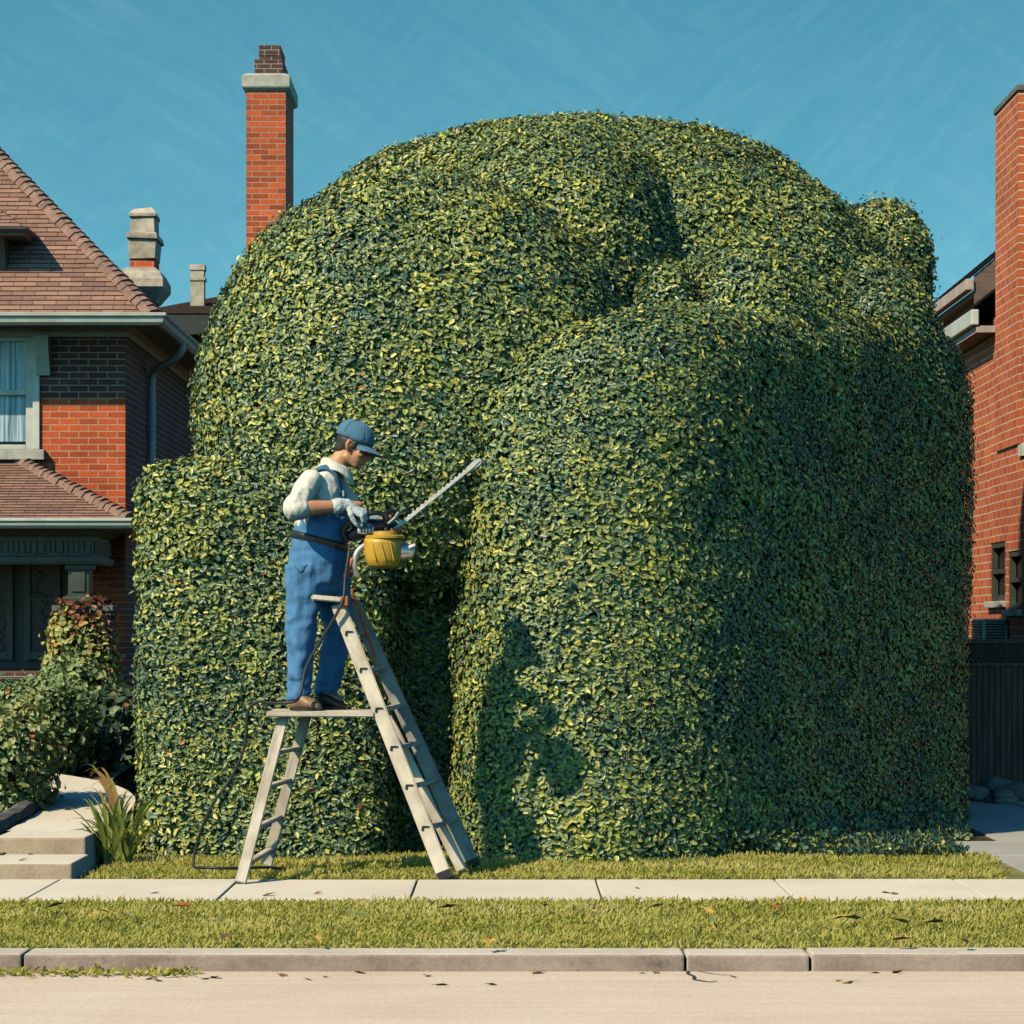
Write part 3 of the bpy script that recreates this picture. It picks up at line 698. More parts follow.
# porch
px1, py0, pz = -4.12, 30.3, 2.60
proof = B()
shingle_plane(proof,(-9.6,py0,pz),(px1,py0,pz),(-8.1,Y0-.002,pz+.73),(-5.62,Y0-.002,pz+.73))
shingle_plane(proof,(px1,py0,pz),(px1,Y0+.4,pz),(-5.62,Y0-.002,pz+.73),(-5.62,Y0+.4,pz+.73))
pr = obj('porch_roof', proof, M['shingle'], LH, uv=False)
bm = B(); hip_caps(bm,(px1,py0,pz+.02),(-5.62,Y0,pz+.75), .11,.10); obj('hip_cap', bm, M['hip_tile'], pr)
bm = B(); sweep(bm,[(-9.6,py0,pz+.01),(px1,py0,pz+.01),(px1,Y0+.3,pz+.01)],[(-.5,-.11),(.0,-.11),(.05,-.11),(.08,-.08),(.09,-.05),(.11,-.03),(.11,.0),(-.1,.0)]); obj('gutter', bm, M['gutter'], pr)
bm = B()   # entablature: architrave, frieze with raised ornament, bed mould
fx, fy = -4.58, 30.62
sweep(bm,[(-9.2,fy,2.12),(fx,fy,2.12),(fx,Y0-.01,2.12)],[(-.3,0),(.04,0),(.05,.03),(.05,.08),(.0,.09),(.0,.30),(.03,.31),(.08,.36),(.12,.37),(.12,.385),(-.3,.385)])
x = -7.2
while x < fx-.05:
    w = random.choice([.035,.05,.065]); box(bm,x,x+w,fy-.018,fy+.01,2.225+random.uniform(0,.03),2.375,.006); x += w+.022
y = fy+.06
while y < Y0-.1:
    box(bm,fx-.01,fx+.018,y,y+.05,2.235,2.375,.006); y += .075
obj('frieze', bm, M['green_trim'], pr)
bm = B(); quad(bm,(-9.2,fy-.1,2.5),(fx+.1,fy-.1,2.5),(fx+.1,Y0-.01,2.5),(-9.2,Y0-.01,2.5)); obj('porch_ceiling', bm, M['dark_trim'], pr)
bm = B(); x0,x1 = -4.89,-4.60
box(bm,x0+.03,x1-.03,30.65,30.92,1.76,2.119,.008); box(bm,x0,x1,30.62,30.95,2.06,2.117,.01); box(bm,x0-.02,x1+.02,30.60,30.97,1.69,1.765,.012)
box(bm,x0+.07,x1-.07,30.63,30.66,1.82,2.03,.006)
col = obj('column', bm, M['green_trim'], LH)
bm = B(); box(bm,x0-.10,x1+.22,30.56,31.0,.6,1.60,.01); obj('pier', bm, M['brick_dark'], col)
bm = B(); box(bm,x0-.13,x1+.25,30.53,31.03,1.605,1.67,.012); obj('capstone', bm, M['bed_stone'], col)
bm = B(); box(bm,-9.2,-4.45,30.4,Y0-.01,.3,.86,.0); box(bm,-9.2,-4.4,30.36,Y0-.02,.865,.94,.01); obj('porch_floor', bm, M['brick_dark'], LH)
door = obj('door', box(B(), -7.4,-5.02,Y0-.05,Y0-.004,.95,2.48), M['dark_trim'], LH)
for i,(a,b) in enumerate(((-5.52,-5.18),(-6.05,-5.72),(-6.6,-6.25))):
    bm = B(); box(bm,a,b,Y0-.064,Y0-.052,1.15,2.32); g = obj('pane', bm, M['dark_glass'], door)
    bm = B()
    for s in (a,b): box(bm,s-.035,s+.035,Y0-.10,Y0-.066,1.05,2.42,.006)
    box(bm,a+.036,b-.036,Y0-.10,Y0-.066,2.32,2.41,.006); box(bm,a+.036,b-.036,Y0-.10,Y0-.066,1.06,1.15,.006); box(bm,a+.036,b-.036,Y0-.095,Y0-.066,1.74,1.77,.004)
    obj('frame', bm, M['green_trim'], door)
    bm = B()      # leaded scroll work over the glass
    cx = (a+b)/2
    for k in range(5):
        zc = 1.25+k*.23
        tube(bm,[(cx+.11*math.sin(t*1.0)*math.cos(t*.5+k), Y0-.07, zc+.12*math.sin(t*.7)) for t in np.linspace(0,6.2,18)], .006, 5)
    obj('scrollwork', bm, M['dark_trim'], door)

# ------------------------------------------------------------------ rear house with the tall chimney
RH = thing('rear_house','house behind the hedge with a brown roof and a tall red brick chimney','house',(-2,44,0))
bm = B(); box(bm,-5.75,2.2,44.3,52,-.15,6.2); obj('wall', bm, M['dark_wall'], RH)
bm = B()
shingle_plane(bm,(-6.0,44,6.38),(2.5,44,6.38),(-4.6,47.5,7.12),(1.,47.5,7.12)); shingle_plane(bm,(-6.0,52.3,6.38),(-6.0,44,6.38),(-4.6,49,7.12),(-4.6,47.5,7.12))
shingle_plane(bm,(2.5,44,6.38),(2.5,52.3,6.38),(1.,47.5,7.12),(1.,49,7.12)); shingle_plane(bm,(2.5,52.3,6.38),(-6.,52.3,6.38),(1.,49,7.12),(-4.6,49,7.12))
rr = obj('roof', bm, M['shingle'], RH, uv=False)
bm = B(); box(bm,-5.98,2.48,44.02,52.2,6.05,6.365); obj('fascia', bm, M['dark_trim'], rr)
bm = B(); box(bm,-4.12,-3.51,43.4,44.98,0,9.80); tc = obj('chimney', bm, M['brick_stack'], RH); tc['label'] = 'tall red brick chimney with a pale stone cap'
bm = B(); loft(bm,[[(-3.815+sx*w,44.19+sy*(w+.485),z) for sx,sy in ((-1,-1),(1,-1),(1,1),(-1,1))] for w,z in ((.31,9.76),(.36,9.80),(.37,9.82),(.37,9.99),(.30,10.03))]); obj('stone_cap', bm, M['stone'], tc)
bm = B(); box(bm,-4.00,-3.56,43.5,44.5,10.01,10.27,.01); box(bm,-3.93,-3.58,43.56,44.4,10.272,10.33,.01); box(bm,-3.94,-3.60,43.55,44.42,10.332,10.50,.015); obj('chimney_pot', bm, M['brick_dark'], tc)
bm = B(); loft(bm,[[(-5.07+w*math.cos(a),45.2+w*math.sin(a),z) for a in np.linspace(0,2*PI,4,endpoint=False)+PI/4] for w,z in ((.155,6.5),(.155,7.02),(.18,7.03),(.18,7.08),(.15,7.09),(.15,7.18),(.175,7.2),(.17,7.29))])
obj('small_chimney', bm, M['grey_stone'], RH)

# ------------------------------------------------------------------ right house
GH = thing('brick_house','orange red brick house at the right edge with a tall flank chimney','house',(6.5,24.2,0))
wx, gy = 4.36, 23.8
bm = B()
wins = [(24.75,25.53,1.66,2.19),(23.95,24.62,1.58,2.09)]
ys = sorted({gy,27.6}|{w[0] for w in wins}|{w[1] for w in wins})
def col_quads(y0,y1,holes):
    zz = [-.1]+[z for h in holes for z in h]+[4.22]
    for a,b in zip(zz[::2],zz[1::2]): quad(bm,(wx,y1,a),(wx,y0,a),(wx,y0,b),(wx,y1,b))
for a,b in zip(ys,ys[1:]):
    col_quads(a,b,[(w[2],w[3]) for w in wins if w[0] <= a+1e-4 and w[1] >= b-1e-4])
quad(bm,(wx,gy,-.1),(12,gy,-.1),(12,gy,4.22),(wx,gy,4.22)); quad(bm,(12,gy,-.1),(12,35,-.1),(12,35,4.22),(12,gy,4.22)); quad(bm,(12,35,-.1),(4.66,35,-.1),(4.66,35,4.7),(12,35,4.7))
quad(bm,(4.66,35,-.1),(4.66,27.6,-.1),(4.66,27.6,4.7),(4.66,35,4.7)); quad(bm,(wx,27.6,-.1),(4.66,27.6,-.1),(4.66,27.6,4.22),(wx,27.6,4.22)); quad(bm,(wx,gy,4.22),(12,gy,4.22),(12,25.2,4.22),(wx,25.2,4.22))
for w in wins:
    for y in w[:2]: quad(bm,(wx,y,w[2]),(wx+.12,y,w[2]),(wx+.12,y,w[3]),(wx,y,w[3]))
bmesh.ops.recalc_face_normals(bm, faces=bm.faces)
obj('wall', bm, M['brick_right'], GH)
for (a,b,c,d) in wins:
    w_ = obj('window', box(B(), wx+.07,wx+.10,a,b,c,d), M['glass'], GH)
    bm = B()
    for q in ((a+.003,a+.05,c+.003,d-.003),(b-.05,b-.003,c+.003,d-.003),(a+.051,b-.051,d-.05,d-.003),(a+.051,b-.051,c+.003,c+.05),(a+.051,b-.051,(c+d)/2-.02,(c+d)/2+.02)): box(bm,wx+.01,wx+.065,*q,.004)
    obj('frame', bm, M['green_trim'], w_)
    bm = B(); box(bm,wx-.05,wx+.06,a-.05,b+.05,c-.06,c-.002,.008); obj('sill', bm, M['stone'], w_)
bm = B(); box(bm,4.34,5.0,24.0,25.14,3.0,6.02); gc = obj('chimney', bm, M['brick_right'], GH)
bm = B(); box(bm,4.325,5.02,23.98,25.16,6.022,6.075,.01); obj('stone_cap', bm, M['bed_stone'], gc)
bm = B(); box(bm,4.335,4.5,23.79,24.0,2.88,2.985,.006); obj('stone_block', bm, M['stone'], gc)
bm = B(); shingle_plane(bm,(4.16,27.9,4.30),(4.16,25.2,4.30),(8.2,27.9,7.4),(8.2,25.2,7.4)); shingle_plane(bm,(12.2,25.2,4.3),(12.2,27.9,4.3),(8.2,25.2,7.4),(8.2,27.9,7.4))
gr = obj('roof', bm, M['shingle'], GH, uv=False)
bm = B(); box(bm,4.18,4.35,25.2,27.9,4.08,4.14); obj('soffit', bm, M['pink_soffit'], gr)
bm = B(); box(bm,4.13,4.20,25.18,27.9,4.145,4.285,.012); obj('fascia', bm, M['gutter'], gr)
bm = B(); bm.faces.new([bm.verts.new(p) for p in ((4.36,25.21,4.225),(12,25.21,4.225),(8.2,25.21,7.3),(4.36,25.21,4.38))]); obj('gable', bm, M['brown_board'], gr)
bm = B(); shingle_plane(bm,(4.50,35.3,4.86),(4.50,27.5,4.86),(8.2,35.3,7.9),(8.2,27.5,7.9)); shingle_plane(bm,(12,27.5,4.86),(12,35.3,4.86),(8.2,27.5,7.9),(8.2,35.3,7.9))
gw = obj('wing_roof', bm, M['shingle'], GH, uv=False)
bm = B(); box(bm,4.46,4.535,27.49,35.2,4.74,4.85,.01); obj('fascia', bm, M['pink_soffit'], gw)
bm = B(); box(bm,4.54,4.655,27.56,35.2,4.68,4.74); obj('soffit', bm, M['brown_board'], gw)
bm = B(); bm.faces.new([bm.verts.new(p) for p in ((4.54,27.52,4.3),(8.2,27.52,4.3),(8.2,27.52,7.89),(4.54,27.52,4.885))]); obj('gable', bm, M['brown_board'], gw)
# air conditioner
AC = thing('air_conditioner','pale boxy air conditioner on the brick wall just above the fence','air conditioner',(4.25,24.9,1.30))
bm = B(); box(bm,4.14,4.355,24.6,25.2,1.31,1.50,.012); obj('housing', bm, M['white_plastic'], AC)
bm = B()
for k in range(7): box(bm,4.16,4.335,24.585,24.598,1.325+k*.024,1.338+k*.024)
for k in range(7): box(bm,4.122,4.138,24.64,25.16,1.325+k*.024,1.338+k*.024)
obj('grille', bm, M['dark_trim'], AC)
# fence
FN = thing('picket_fence','dark wooden fence of close vertical slats with a lattice top beside the driveway','fence',(4.2,23.5,0))
bm = B(); x = 2.7
while x < 6.2:
    w = random.uniform(.040,.045); top = 1.09
    loft(bm,[[(x,23.49,z),(x+w,23.49,z),(x+w,23.51,z),(x,23.51,z)] for z in (.06+random.uniform(0,.02),top)]); x += w+.006
obj('slats', bm, M['fence_wood'], FN)
bm = B(); box(bm,2.7,6.2,23.515,23.528,.1,1.30); obj('shade_backing', bm, M['fence_wood'], FN)  # added dark board standing in for shade behind slats and lattice
bm = B(); x = 2.7
while x < 6.2:
    beam(bm,(x,23.485,1.13),(x+.13,23.485,1.28),.008,.016,up=(0,1,0),bev=0); beam(bm,(x+.13,23.505,1.13),(x,23.505,1.28),.008,.016,up=(0,1,0),bev=0); x += .04
obj('lattice', bm, M['fence_wood'], FN)
bm = B(); box(bm,2.7,6.2,23.47,23.53,1.285,1.325,.006); obj('rail', bm, M['fence_wood'], FN)
bm = B(); box(bm,2.7,6.2,23.47,23.53,1.092,1.125,.006); obj('rail', bm, M['fence_wood'], FN)
for x in (2.75,4.6,6.15):
    bm = B(); box(bm,x,x+.08,23.535,23.62,-.1,1.36,.006); obj('post', bm, M['fence_wood'], FN)
# rocks at the fence foot
rk = [((3.80,23.0),(.16,.13,.10),'brown rounded stone at the foot of the fence, next to the hedge'),((3.98,22.7),(.12,.12,.08),'small grey stone in front of the brown rounded one'),
      ((4.16,23.05),(.20,.14,.12),'dark stone against the middle of the fence foot'),((4.42,22.9),(.22,.16,.13),'broad flat topped stone at the foot of the fence'),((4.02,23.2),(.12,.10,.15),'upright stone leaning on the fence slats'),((4.30,22.45),(.09,.08,.05),'low stone furthest out on the driveway')]
for i,((x,y),r,lab) in enumerate(rk):
    bm = B(); bmesh.ops.create_icosphere(bm, subdivisions=3, radius=1)
    for v in bm.verts:
        k = 1+.35*noise.noise(v.co*1.3+V((i*7,0,0)))+.12*noise.noise(v.co*4+V((0,i*5,0)))
        v.co = V((x+v.co.x*r[0]*k, y+v.co.y*r[1]*k, max(-.01,r[2]*.45+v.co.z*r[2]*k*.8)))
    tag(obj('rock', bm, M['rock'], loc=(x,y,0)), lab, 'rock', 'rocks at the fence foot')

# ------------------------------------------------------------------ garden plants on the left
def shrub(name, label, px, py, d, rx, ry, rz, mat, seed, L=(.032,.062), dens=(3400,800), amp=.12, bias=.3):
    c = at(px,py,d); zt = c.z+rz
    g = gz(c.x,d)
    r = thing(name, label, 'shrub', (c.x,d,g-.02))
    m = Mass(c.x,d, sup(2.2,rx,ry), dome_prof(0,c.z,zt,2.1,2.4,min(g-.05,c.z-.15)), amp=amp, freq=2.6, seed=seed, nth=60)
    foliage('foliage', m, [], [mat,M['core']], dens=dens, L=L, asp=(.6,.85), parent=r, jit=.5, depth=.1, shag=.14, bias=bias)
    for k in range(4):
        bm = B(); tube(bm,[(c.x,d,g-.05),(c.x+rx*.4*math.cos(k*1.6),d+ry*.4*math.sin(k*1.6),c.z)],[.025,.01],6)
        obj('stem', bm, M['bark'], r)
    return r
shrub('leafy_shrub','pale green bushy shrub beside the front step at the left edge',-6,765,18.4,.36,.5,.40,M['shrub_leaf'],21.)
shrub('leafy_shrub','yellow green shrub under the porch, behind the front one',30,728,20.9,.38,.4,.34,M['shrub_leaf'],22.,bias=.16)
shrub('dark_shrub','tall shrub beside the hedge end, shade put into its dark blue green leaf colour',117,745,22.4,.28,.4,.42,M['dark_leaf'],23.,L=(.05,.10),dens=(1900,500))  # darker leaf colour stands in for shade on this shrub
shrub('dark_shrub','low dark shrub at the bend of the path',72,760,21.4,.30,.34,.27,M['dark_leaf'],24.,L=(.05,.09),bias=.14)
shrub('leafy_shrub','tall yellow green bush at the foot of the vine pier',70,712,27.4,.34,.4,.46,M['shrub_leaf'],25.,L=(.06,.10),dens=(1800,500),bias=.16)
# vine climbing the porch pier
vn = thing('climbing_vine','red and yellow vine climbing the brick porch pier','vine',(-4.75,30.5,.6))
vc = at(78,660,30.4); vx = vc.x
mV = Mass(vx,30.72, sup(2.6,.27,.36), [(z,k) for z,k in zip(np.linspace(.55,1.52,16),np.linspace(1.5,.92,16))]+[(1.55,.6),(1.56,.01)], amp=.08, freq=3., seed=31., nth=60)
foliage('foliage', mV, [], [M['vine_leaf'],M['core']], dens=(1900,600), L=(.045,.08), asp=(.7,1.), parent=vn, jit=.6, depth=.1, shag=.10, bias=.1)
mV2 = Mass(vx-.0,30.74, sup(3,.26,.32), [(z,1.) for z in np.linspace(1.38,1.68,6)]+[(1.69,.5),(1.70,.01)], amp=.04, freq=3., seed=32., nth=50)
P, n = mV2.sample(420,100); m = len(P); P = P+n*RNG.uniform(-.01,.06,(m,1))
T = unit(RNG.normal(0,1,(m,3))+np.array([0,0,-.5]))
leaf_mesh('young_leaves', P, T, unit(n+RNG.normal(0,.5,(m,3))), RNG.uniform(.05,.09,m), RNG.uniform(.04,.07,m), RNG.random(m), [M['vine_top']], parent=vn)
bm = B()
for k in range(5):
    xx = vx+random.uniform(-.15,.15); tube(bm, spline([(xx,30.5,.6),(xx+.05,30.46,1.),(xx-.05,30.49,1.35),(xx+.03,30.52,1.62)],4),.012,6)
obj('stem', bm, M['bark'], vn, smooth=True)
# strap leaved plant
sp = thing('strap_leaf_plant','clump of long arching strap leaves beside the hedge corner and the step','plant',(at(118,0,16.75).x,16.75,0))
bx0, by0 = sp.location.x, 16.75
def blade(bm, lay, base, tip, up, w, tint, n=8):
    base, tip = V(base), V(tip); mid = base.lerp(tip,.5)+V((0,0,up)); side = (tip-base).cross(V((0,.6,1))).normalized()
    if side.length < .1: side = V((1,0,0))
    side = V((1,.25,0)).normalized() if abs((tip-base).normalized().z) > .85 else side
    rows = []
    for k in range(n+1):
        t = k/n; p = base*(1-t)**2+mid*2*t*(1-t)+tip*t*t; ww = w*(.55+.9*t if t < .4 else (1-t)**.7*1.25+.02)
        rows.append((bm.verts.new(p-side*ww), bm.verts.new(p+V((0,.25*ww,-.3*ww))), bm.verts.new(p+side*ww)))
    for a,b in zip(rows,rows[1:]):
        for f in (bm.faces.new((a[0],a[1],b[1],b[0])), bm.faces.new((a[1],a[2],b[2],b[1]))): f.smooth = True
    for r in rows:
        for v in r: v[lay] = tint
bm = B(); lay = bm.verts.layers.float.new('tint')
for k in range(80):
    a = random.uniform(0,2*PI); r = random.uniform(.08,.40); h = random.uniform(.18,.5)
    blade(bm,lay,(bx0+random.uniform(-.07,.07),by0+random.uniform(-.06,.06),-.02),(bx0+r*math.cos(a)*.9-.03,by0+r*math.sin(a)*.6,h*(1-.35*r)),random.uniform(.1,.25),random.uniform(.008,.016),random.uniform(.1,.85))
for k in range(10):
    a = random.uniform(-.5,.5); blade(bm,lay,(bx0+.05,by0,-.02),(bx0-random.uniform(.02,.24),by0-.02,random.uniform(.42,.60)),random.uniform(.3,.42),random.uniform(.008,.012),random.uniform(.4,1.))
for k in range(5):
    blade(bm,lay,(bx0+.05,by0,-.02),(bx0+random.uniform(-.12,-.2),by0-.02,random.uniform(.50,.56)),random.uniform(.38,.46),.012,random.uniform(.93,1.))
obj('leaf_blades', bm, M['strap_leaf'], sp, uv=False)
# weeds in the gutter
wd = thing('weed_tuft','low green weeds growing in the gutter along the kerb at the left','weed',(-2.0,12.0,-.075))
n = 420; P = np.stack([RNG.uniform(-2.5,-1.35,n),11.98+RNG.normal(0,.05,n),np.full(n,-.073)],1)
T = unit(RNG.normal(0,1,(n,3))*np.array([1,1,.3])+np.array([0,0,.5]))
leaf_mesh('leaves', P, T, unit(RNG.normal(0,.4,(n,3))+np.array([0,0,1])), RNG.uniform(.02,.06,n), RNG.uniform(.008,.02,n), np.clip(RNG.normal(.45,.25,n),0,1), [M['grass']], parent=wd)

# ------------------------------------------------------------------ fallen leaves
def leaf_data(nm, mat, kind):
    bm = B(); n = 10
    c = bm.verts.new((0,0,.012)); ring = []
    for k in range(n):
        a = 2*PI*k/n; r = (1 if k%2 == 0 else (.55 if kind else .82))*(1.25 if k == 0 else 1)
        ring.append(bm.verts.new((r*math.cos(a), r*.7*math.sin(a), .25*abs(math.sin(a))+.1*random.random())))
    for k in range(n): bm.faces.new((c,ring[k],ring[(k+1)%n]))
    tube(bm,[(-.9,0,.12),(-1.5,.1,.1)],.05,5,up=(0,0,1))
    me = bpy.data.meshes.new(nm); bm.to_mesh(me); bm.free(); me.materials.append(mat); return me
LD = {k: leaf_data('fallen_leaf_'+k, M['leaf_'+k], k in ('red','yellow')) for k in ('yellow','red','brown','olive')}
def gpos(px,py,z=0.): d = F*(EYE-z)/(py-HOR); return ((px-512)*d/F, d, z)
fl = {'verge':([(62,908,'olive'),(100,915,'yellow'),(112,913,'yellow'),(137,917,'olive'),(188,908,'red'),(350,914,'olive'),(365,916,'olive'),(449,909,'red'),(543,907,'red'),(655,908,'yellow'),(702,912,'yellow'),(710,920,'olive'),(769,909,'red'),(835,919,'yellow'),(846,920,'yellow'),(893,923,'yellow'),(926,924,'olive'),(5,930,'olive'),(232,938,'brown'),(320,940,'yellow'),(490,943,'yellow'),(893,941,'red'),(954,942,'brown')],.012,'fallen leaf on the grass verge'),
      'walk':([(318,893,'red'),(155,893,'brown'),(268,895,'brown'),(637,888,'brown'),(802,900,'yellow'),(886,893,'yellow'),(894,894,'brown'),(660,899,'yellow')],.006,'fallen leaf on the sidewalk'),
      'road':([(150,979,'brown'),(158,981,'brown'),(250,976,'yellow'),(205,979,'brown'),(215,978,'olive'),(300,978,'yellow'),(283,976,'brown'),(309,980,'yellow'),(349,980,'yellow'),(325,977,'brown'),(360,973,'red'),(432,992,'yellow'),(441,985,'brown'),(427,976,'red'),(497,981,'yellow'),(492,985,'yellow'),(538,971,'brown'),(660,985,'red'),(838,981,'yellow'),(848,983,'yellow'),(856,984,'brown'),(870,968,'red'),(890,967,'red'),(70,990,'brown'),(640,968,'yellow'),(655,970,'brown')],-.074,'fallen leaf in the road by the kerb'),
      'step':([(44,848,'brown'),(22,860,'brown'),(70,822,'red')],.1,'fallen leaf on the front steps')}
for k,(lst,z,lab) in fl.items():
    for li_, (px,py,c) in enumerate(lst):
        if k == 'road' and li_ % 3 == 2: continue
        zz = z
        if k == 'step': zz = .094 if py > 840 else .2
        p = gpos(px,py,zz); o = bpy.data.objects.new('fallen_leaf', LD[c]); C.objects.link(o)
        if k == 'verge': p = (p[0],p[1]-.25,.045)
        if k == 'step' and py > 840: p = (p[0],max(15.8,min(p[1],16.3)),zz)
        if k == 'road': p = (p[0],min(p[1],12.03),zz)
        s = random.uniform(.030,.046) if k == 'verge' else random.uniform(.015,.027)
        o.location = p; o.scale = (s*1.3,s*1.3,s); o.rotation_euler = (random.uniform(-.3,.3),random.uniform(-.3,.3),random.uniform(0,6.28))
        tag(o, f'{c} {lab}', 'leaf', f'{c} fallen leaves, {k}')

# ------------------------------------------------------------------ ladder
LD_ = thing('platform_ladder','weathered wooden platform stepladder standing on the sidewalk edge and lawn','ladder',(-.95,16,0))
def railp(a,b): return lambda t: V(a).lerp(V(b),t)
nf, nt_ = V((-.372,15.7,.004)), V((-.985,15.86,1.545)); ff, ft = V((-.222,16.33,.02)), V((-.925,16.24,1.565))
lnf, lnt = V((-1.496,15.42,.004)), V((-1.296,15.86,.905)); lff, lft = V((-1.428,16.3,.03)), V((-1.195,16.25,.905))
def wbeam(name, a, b, w, h, up, mat, parent=LD_):
    bm = B(); beam(bm,a,b,w,h,up,.005); bm2 = bm; wood_uv(bm2, V(b)-V(a)); return obj(name, bm2, mat, parent, uv=False)
wbeam('rail', nf, nt_, .035,.082,(1,0,.4),M['wood_pale']); wbeam('rail', ff, ft, .035,.085,(1,0,.4),M['wood_grey'])
m0, m1 = V((-.29,16.12,.02)), V((-.715,16.08,.90)); wbeam('rail', m0, m1, .05,.06,(1,0,.4),M['wood_pale'])
wbeam('leg', lnf, lnt, .04,.062,(1,0,-.2),M['wood']); wbeam('leg', lff, lft, .04,.062,(1,0,-.2),M['wood'])
for t in (.11,.245,.39,.53,.67,.82):
    a = nt_.lerp(nf,t); b = ft.lerp(ff,t); wbeam('rung', a, b, .05,.022,(0,0,1),M['wood'])
    bm = B(); p = a+V((0,-.0195,.0)); box(bm,p.x-.024,p.x+.018,p.y-.004,p.y+.002,p.z+.012,p.z+.02,.002); box(bm,p.x-.026,p.x-.014,p.y-.004,p.y+.002,p.z-.008,p.z+.011,.002); obj('bracket', bm, M['black'], LD_)
for t in (.22,.43,.675,.89):
    wbeam('rung', lnt.lerp(lnf,t), lft.lerp(lff,t), .045,.022,(0,0,1),M['wood'])
bm = B(); beam(bm,(-1.385,16.05,.925),(-.775,16.05,.925),.56,.032,(0,0,1),.006); wood_uv(bm,(1,0,0)); obj('platform', bm, M['wood_pale'], LD_, uv=False)
bm = B(); beam(bm,(-1.135,16.03,1.585),(-.96,16.03,1.57),.46,.032,(0,0,1),.008); wood_uv(bm,(0,1,0)); obj('top_cap', bm, M['wood_pale'], LD_, uv=False)
bm = B(); box(bm,-.965,-.925,15.80,15.85,1.535,1.592,.008); obj('clip', bm, M['orange'], LD_)
for p in (nf,ff):
    q_ = (nt_ if p is nf else ft); dd = (q_-p).normalized(); bm = B(); beam(bm,p-dd*.004,p+dd*.055,.041,.09,(1,0,.4),.008); obj('foot', bm, M['leather'], LD_)

# ------------------------------------------------------------------ hedge trimmer
TR = thing('hedge_trimmer','petrol hedge trimmer with yellow tank held by the man on the ladder','hedge trimmer',at(376,535,15.98))
a0, a1 = at(384,538,15.98), at(479,461,16.32)
u = (a1-a0).normalized(); w = V((.0,-1,0)); w = (w-u*w.dot(u)).normalized(); v = w.cross(u)
if v.z < 0: v = -v
bm = B()
def bar(bm, s0, s1, hw, th, off):
    p0, p1 = a0.lerp(a1,s0)+off, a0.lerp(a1,s1)+off
    loft(bm,[[p+v*i*h+w*j*th for i,j in ((-1,-1),(1,-1),(1,1),(-1,1))] for p,h in ((p0,hw),(p0.lerp(p1,.93),hw*.9),(p1,hw*.35))])
bar(bm,.1,1.0,.010,.005,w*.006)
L_ = (a1-a0).length; k = .22
while k < .95:
    p = a0.lerp(a1,k)
    for sgn in (-1,1):
        loft(bm,[[p+v*sgn*.007+u*i*.010+w*(.004+j*.003) for i,j in ((-1,-1),(1,-1),(1,1),(-1,1))],[p+v*sgn*.016+u*(i*.004+.004)+w*(.004+j*.002) for i,j in ((-1,-1),(1,-1),(1,1),(-1,1))]])
    k += .035/L_
obj('blade', bm, M['steel'], TR)
bm = B(); bar(bm,.08,.985,.007,.005,-w*.006); tip = a1
loft(bm,[[tip+u*o+v*i*h+w*j*.006 for i,j in ((-1,-1),(1,-1),(1,1),(-1,1))] for o,h in ((-.10,.016),(-.02,.022),(.012,.012))]); obj('guide_bar', bm, M['wood_pale'] if False else M['white_plastic'], TR)
# gear case and engine shroud
e0 = at(367,528,15.97)
bm = B()
tube(bm,[at(350,536,15.97),at(360,531,15.97),at(372,527,15.97),at(382,525,15.97)],[.03,.045,.05,.035],14,(1,1.1)); bm = clay(bm,.008,3); obj('engine_shroud', bm, M['black'], TR, smooth=True)
bm = B(); ellip(bm,at(366,529,15.90),(.052,.022,.036)); box(bm,*(lambda p:(p.x-.05,p.x+.045,p.y-.03,p.y,p.z-.03,p.z+.012))(at(366,529,15.90)),.01); bm = clay(bm,.006,4); obj('starter_cover', bm, M['alu'], TR, smooth=True)
bm = B(); p = at(366,529,15.862)
for k in range(4): box(bm,p.x-.03+k*.018,p.x-.022+k*.018,p.y-.004,p.y+.006,p.z-.02,p.z+.012)
obj('vent', bm, M['black'], TR)
bm = B(); beam(bm,at(362,541,15.98),at(402,528,16.0),.07,.022,(0,0,1),.006); obj('gear_case', bm, M['orange'], TR)
# tank
tc_ = at(383,552,15.84); bm = B(); rings = []
for (dz,rx_,ry_) in ((-.092,.03,.03),(-.09,.062,.058),(-.075,.088,.078),(-.04,.100,.088),(.0,.106,.092),(.05,.108,.094),(.075,.106,.092)):
    rings.append([V((tc_.x+rx_*math.cos(t)+.004*dz, tc_.y+ry_*math.sin(t)*1., tc_.z+dz)) for t in np.linspace(0,2*PI,28,endpoint=False)])
loft(bm,rings)
for k in range(3):
    t0 = -PI/2-.55+k*.5; tube(bm,[V((tc_.x+.106*math.cos(t0+s*.2),tc_.y+.094*math.sin(t0+s*.2),tc_.z+.05-s*.1)) for s in np.linspace(0,1,7)],.005,6)
tank = obj('fuel_tank', bm, M['yellow'], TR, smooth=True)
bm = B(); loft(bm,[[V((tc_.x+.012+r_*math.cos(t),tc_.y+r_*.9*math.sin(t),tc_.z+dz)) for t in np.linspace(0,2*PI,28,endpoint=False)] for dz,r_ in ((.076,.111),(.09,.112),(.094,.105),(.096,.07),(.115,.066),(.118,.05))]); obj('lid', bm, M['yellow'], tank)
bm = B(); p0 = at(399,551,15.87); tube(bm,[p0,p0+V((.035,.0,.0)),p0+V((.05,0,-.003))],[.05,.05,.044],16,up=(0,0,1)); obj('muffler', bm, M['alu'], TR, smooth=True)
bm = B(); p0 = at(408,548,15.84); tube(bm,[p0,p0+V((.035,-.01,.012))],[.016,.012],10,up=(0,0,1)); obj('spark_plug', bm, M['white_plastic'], TR, smooth=True)
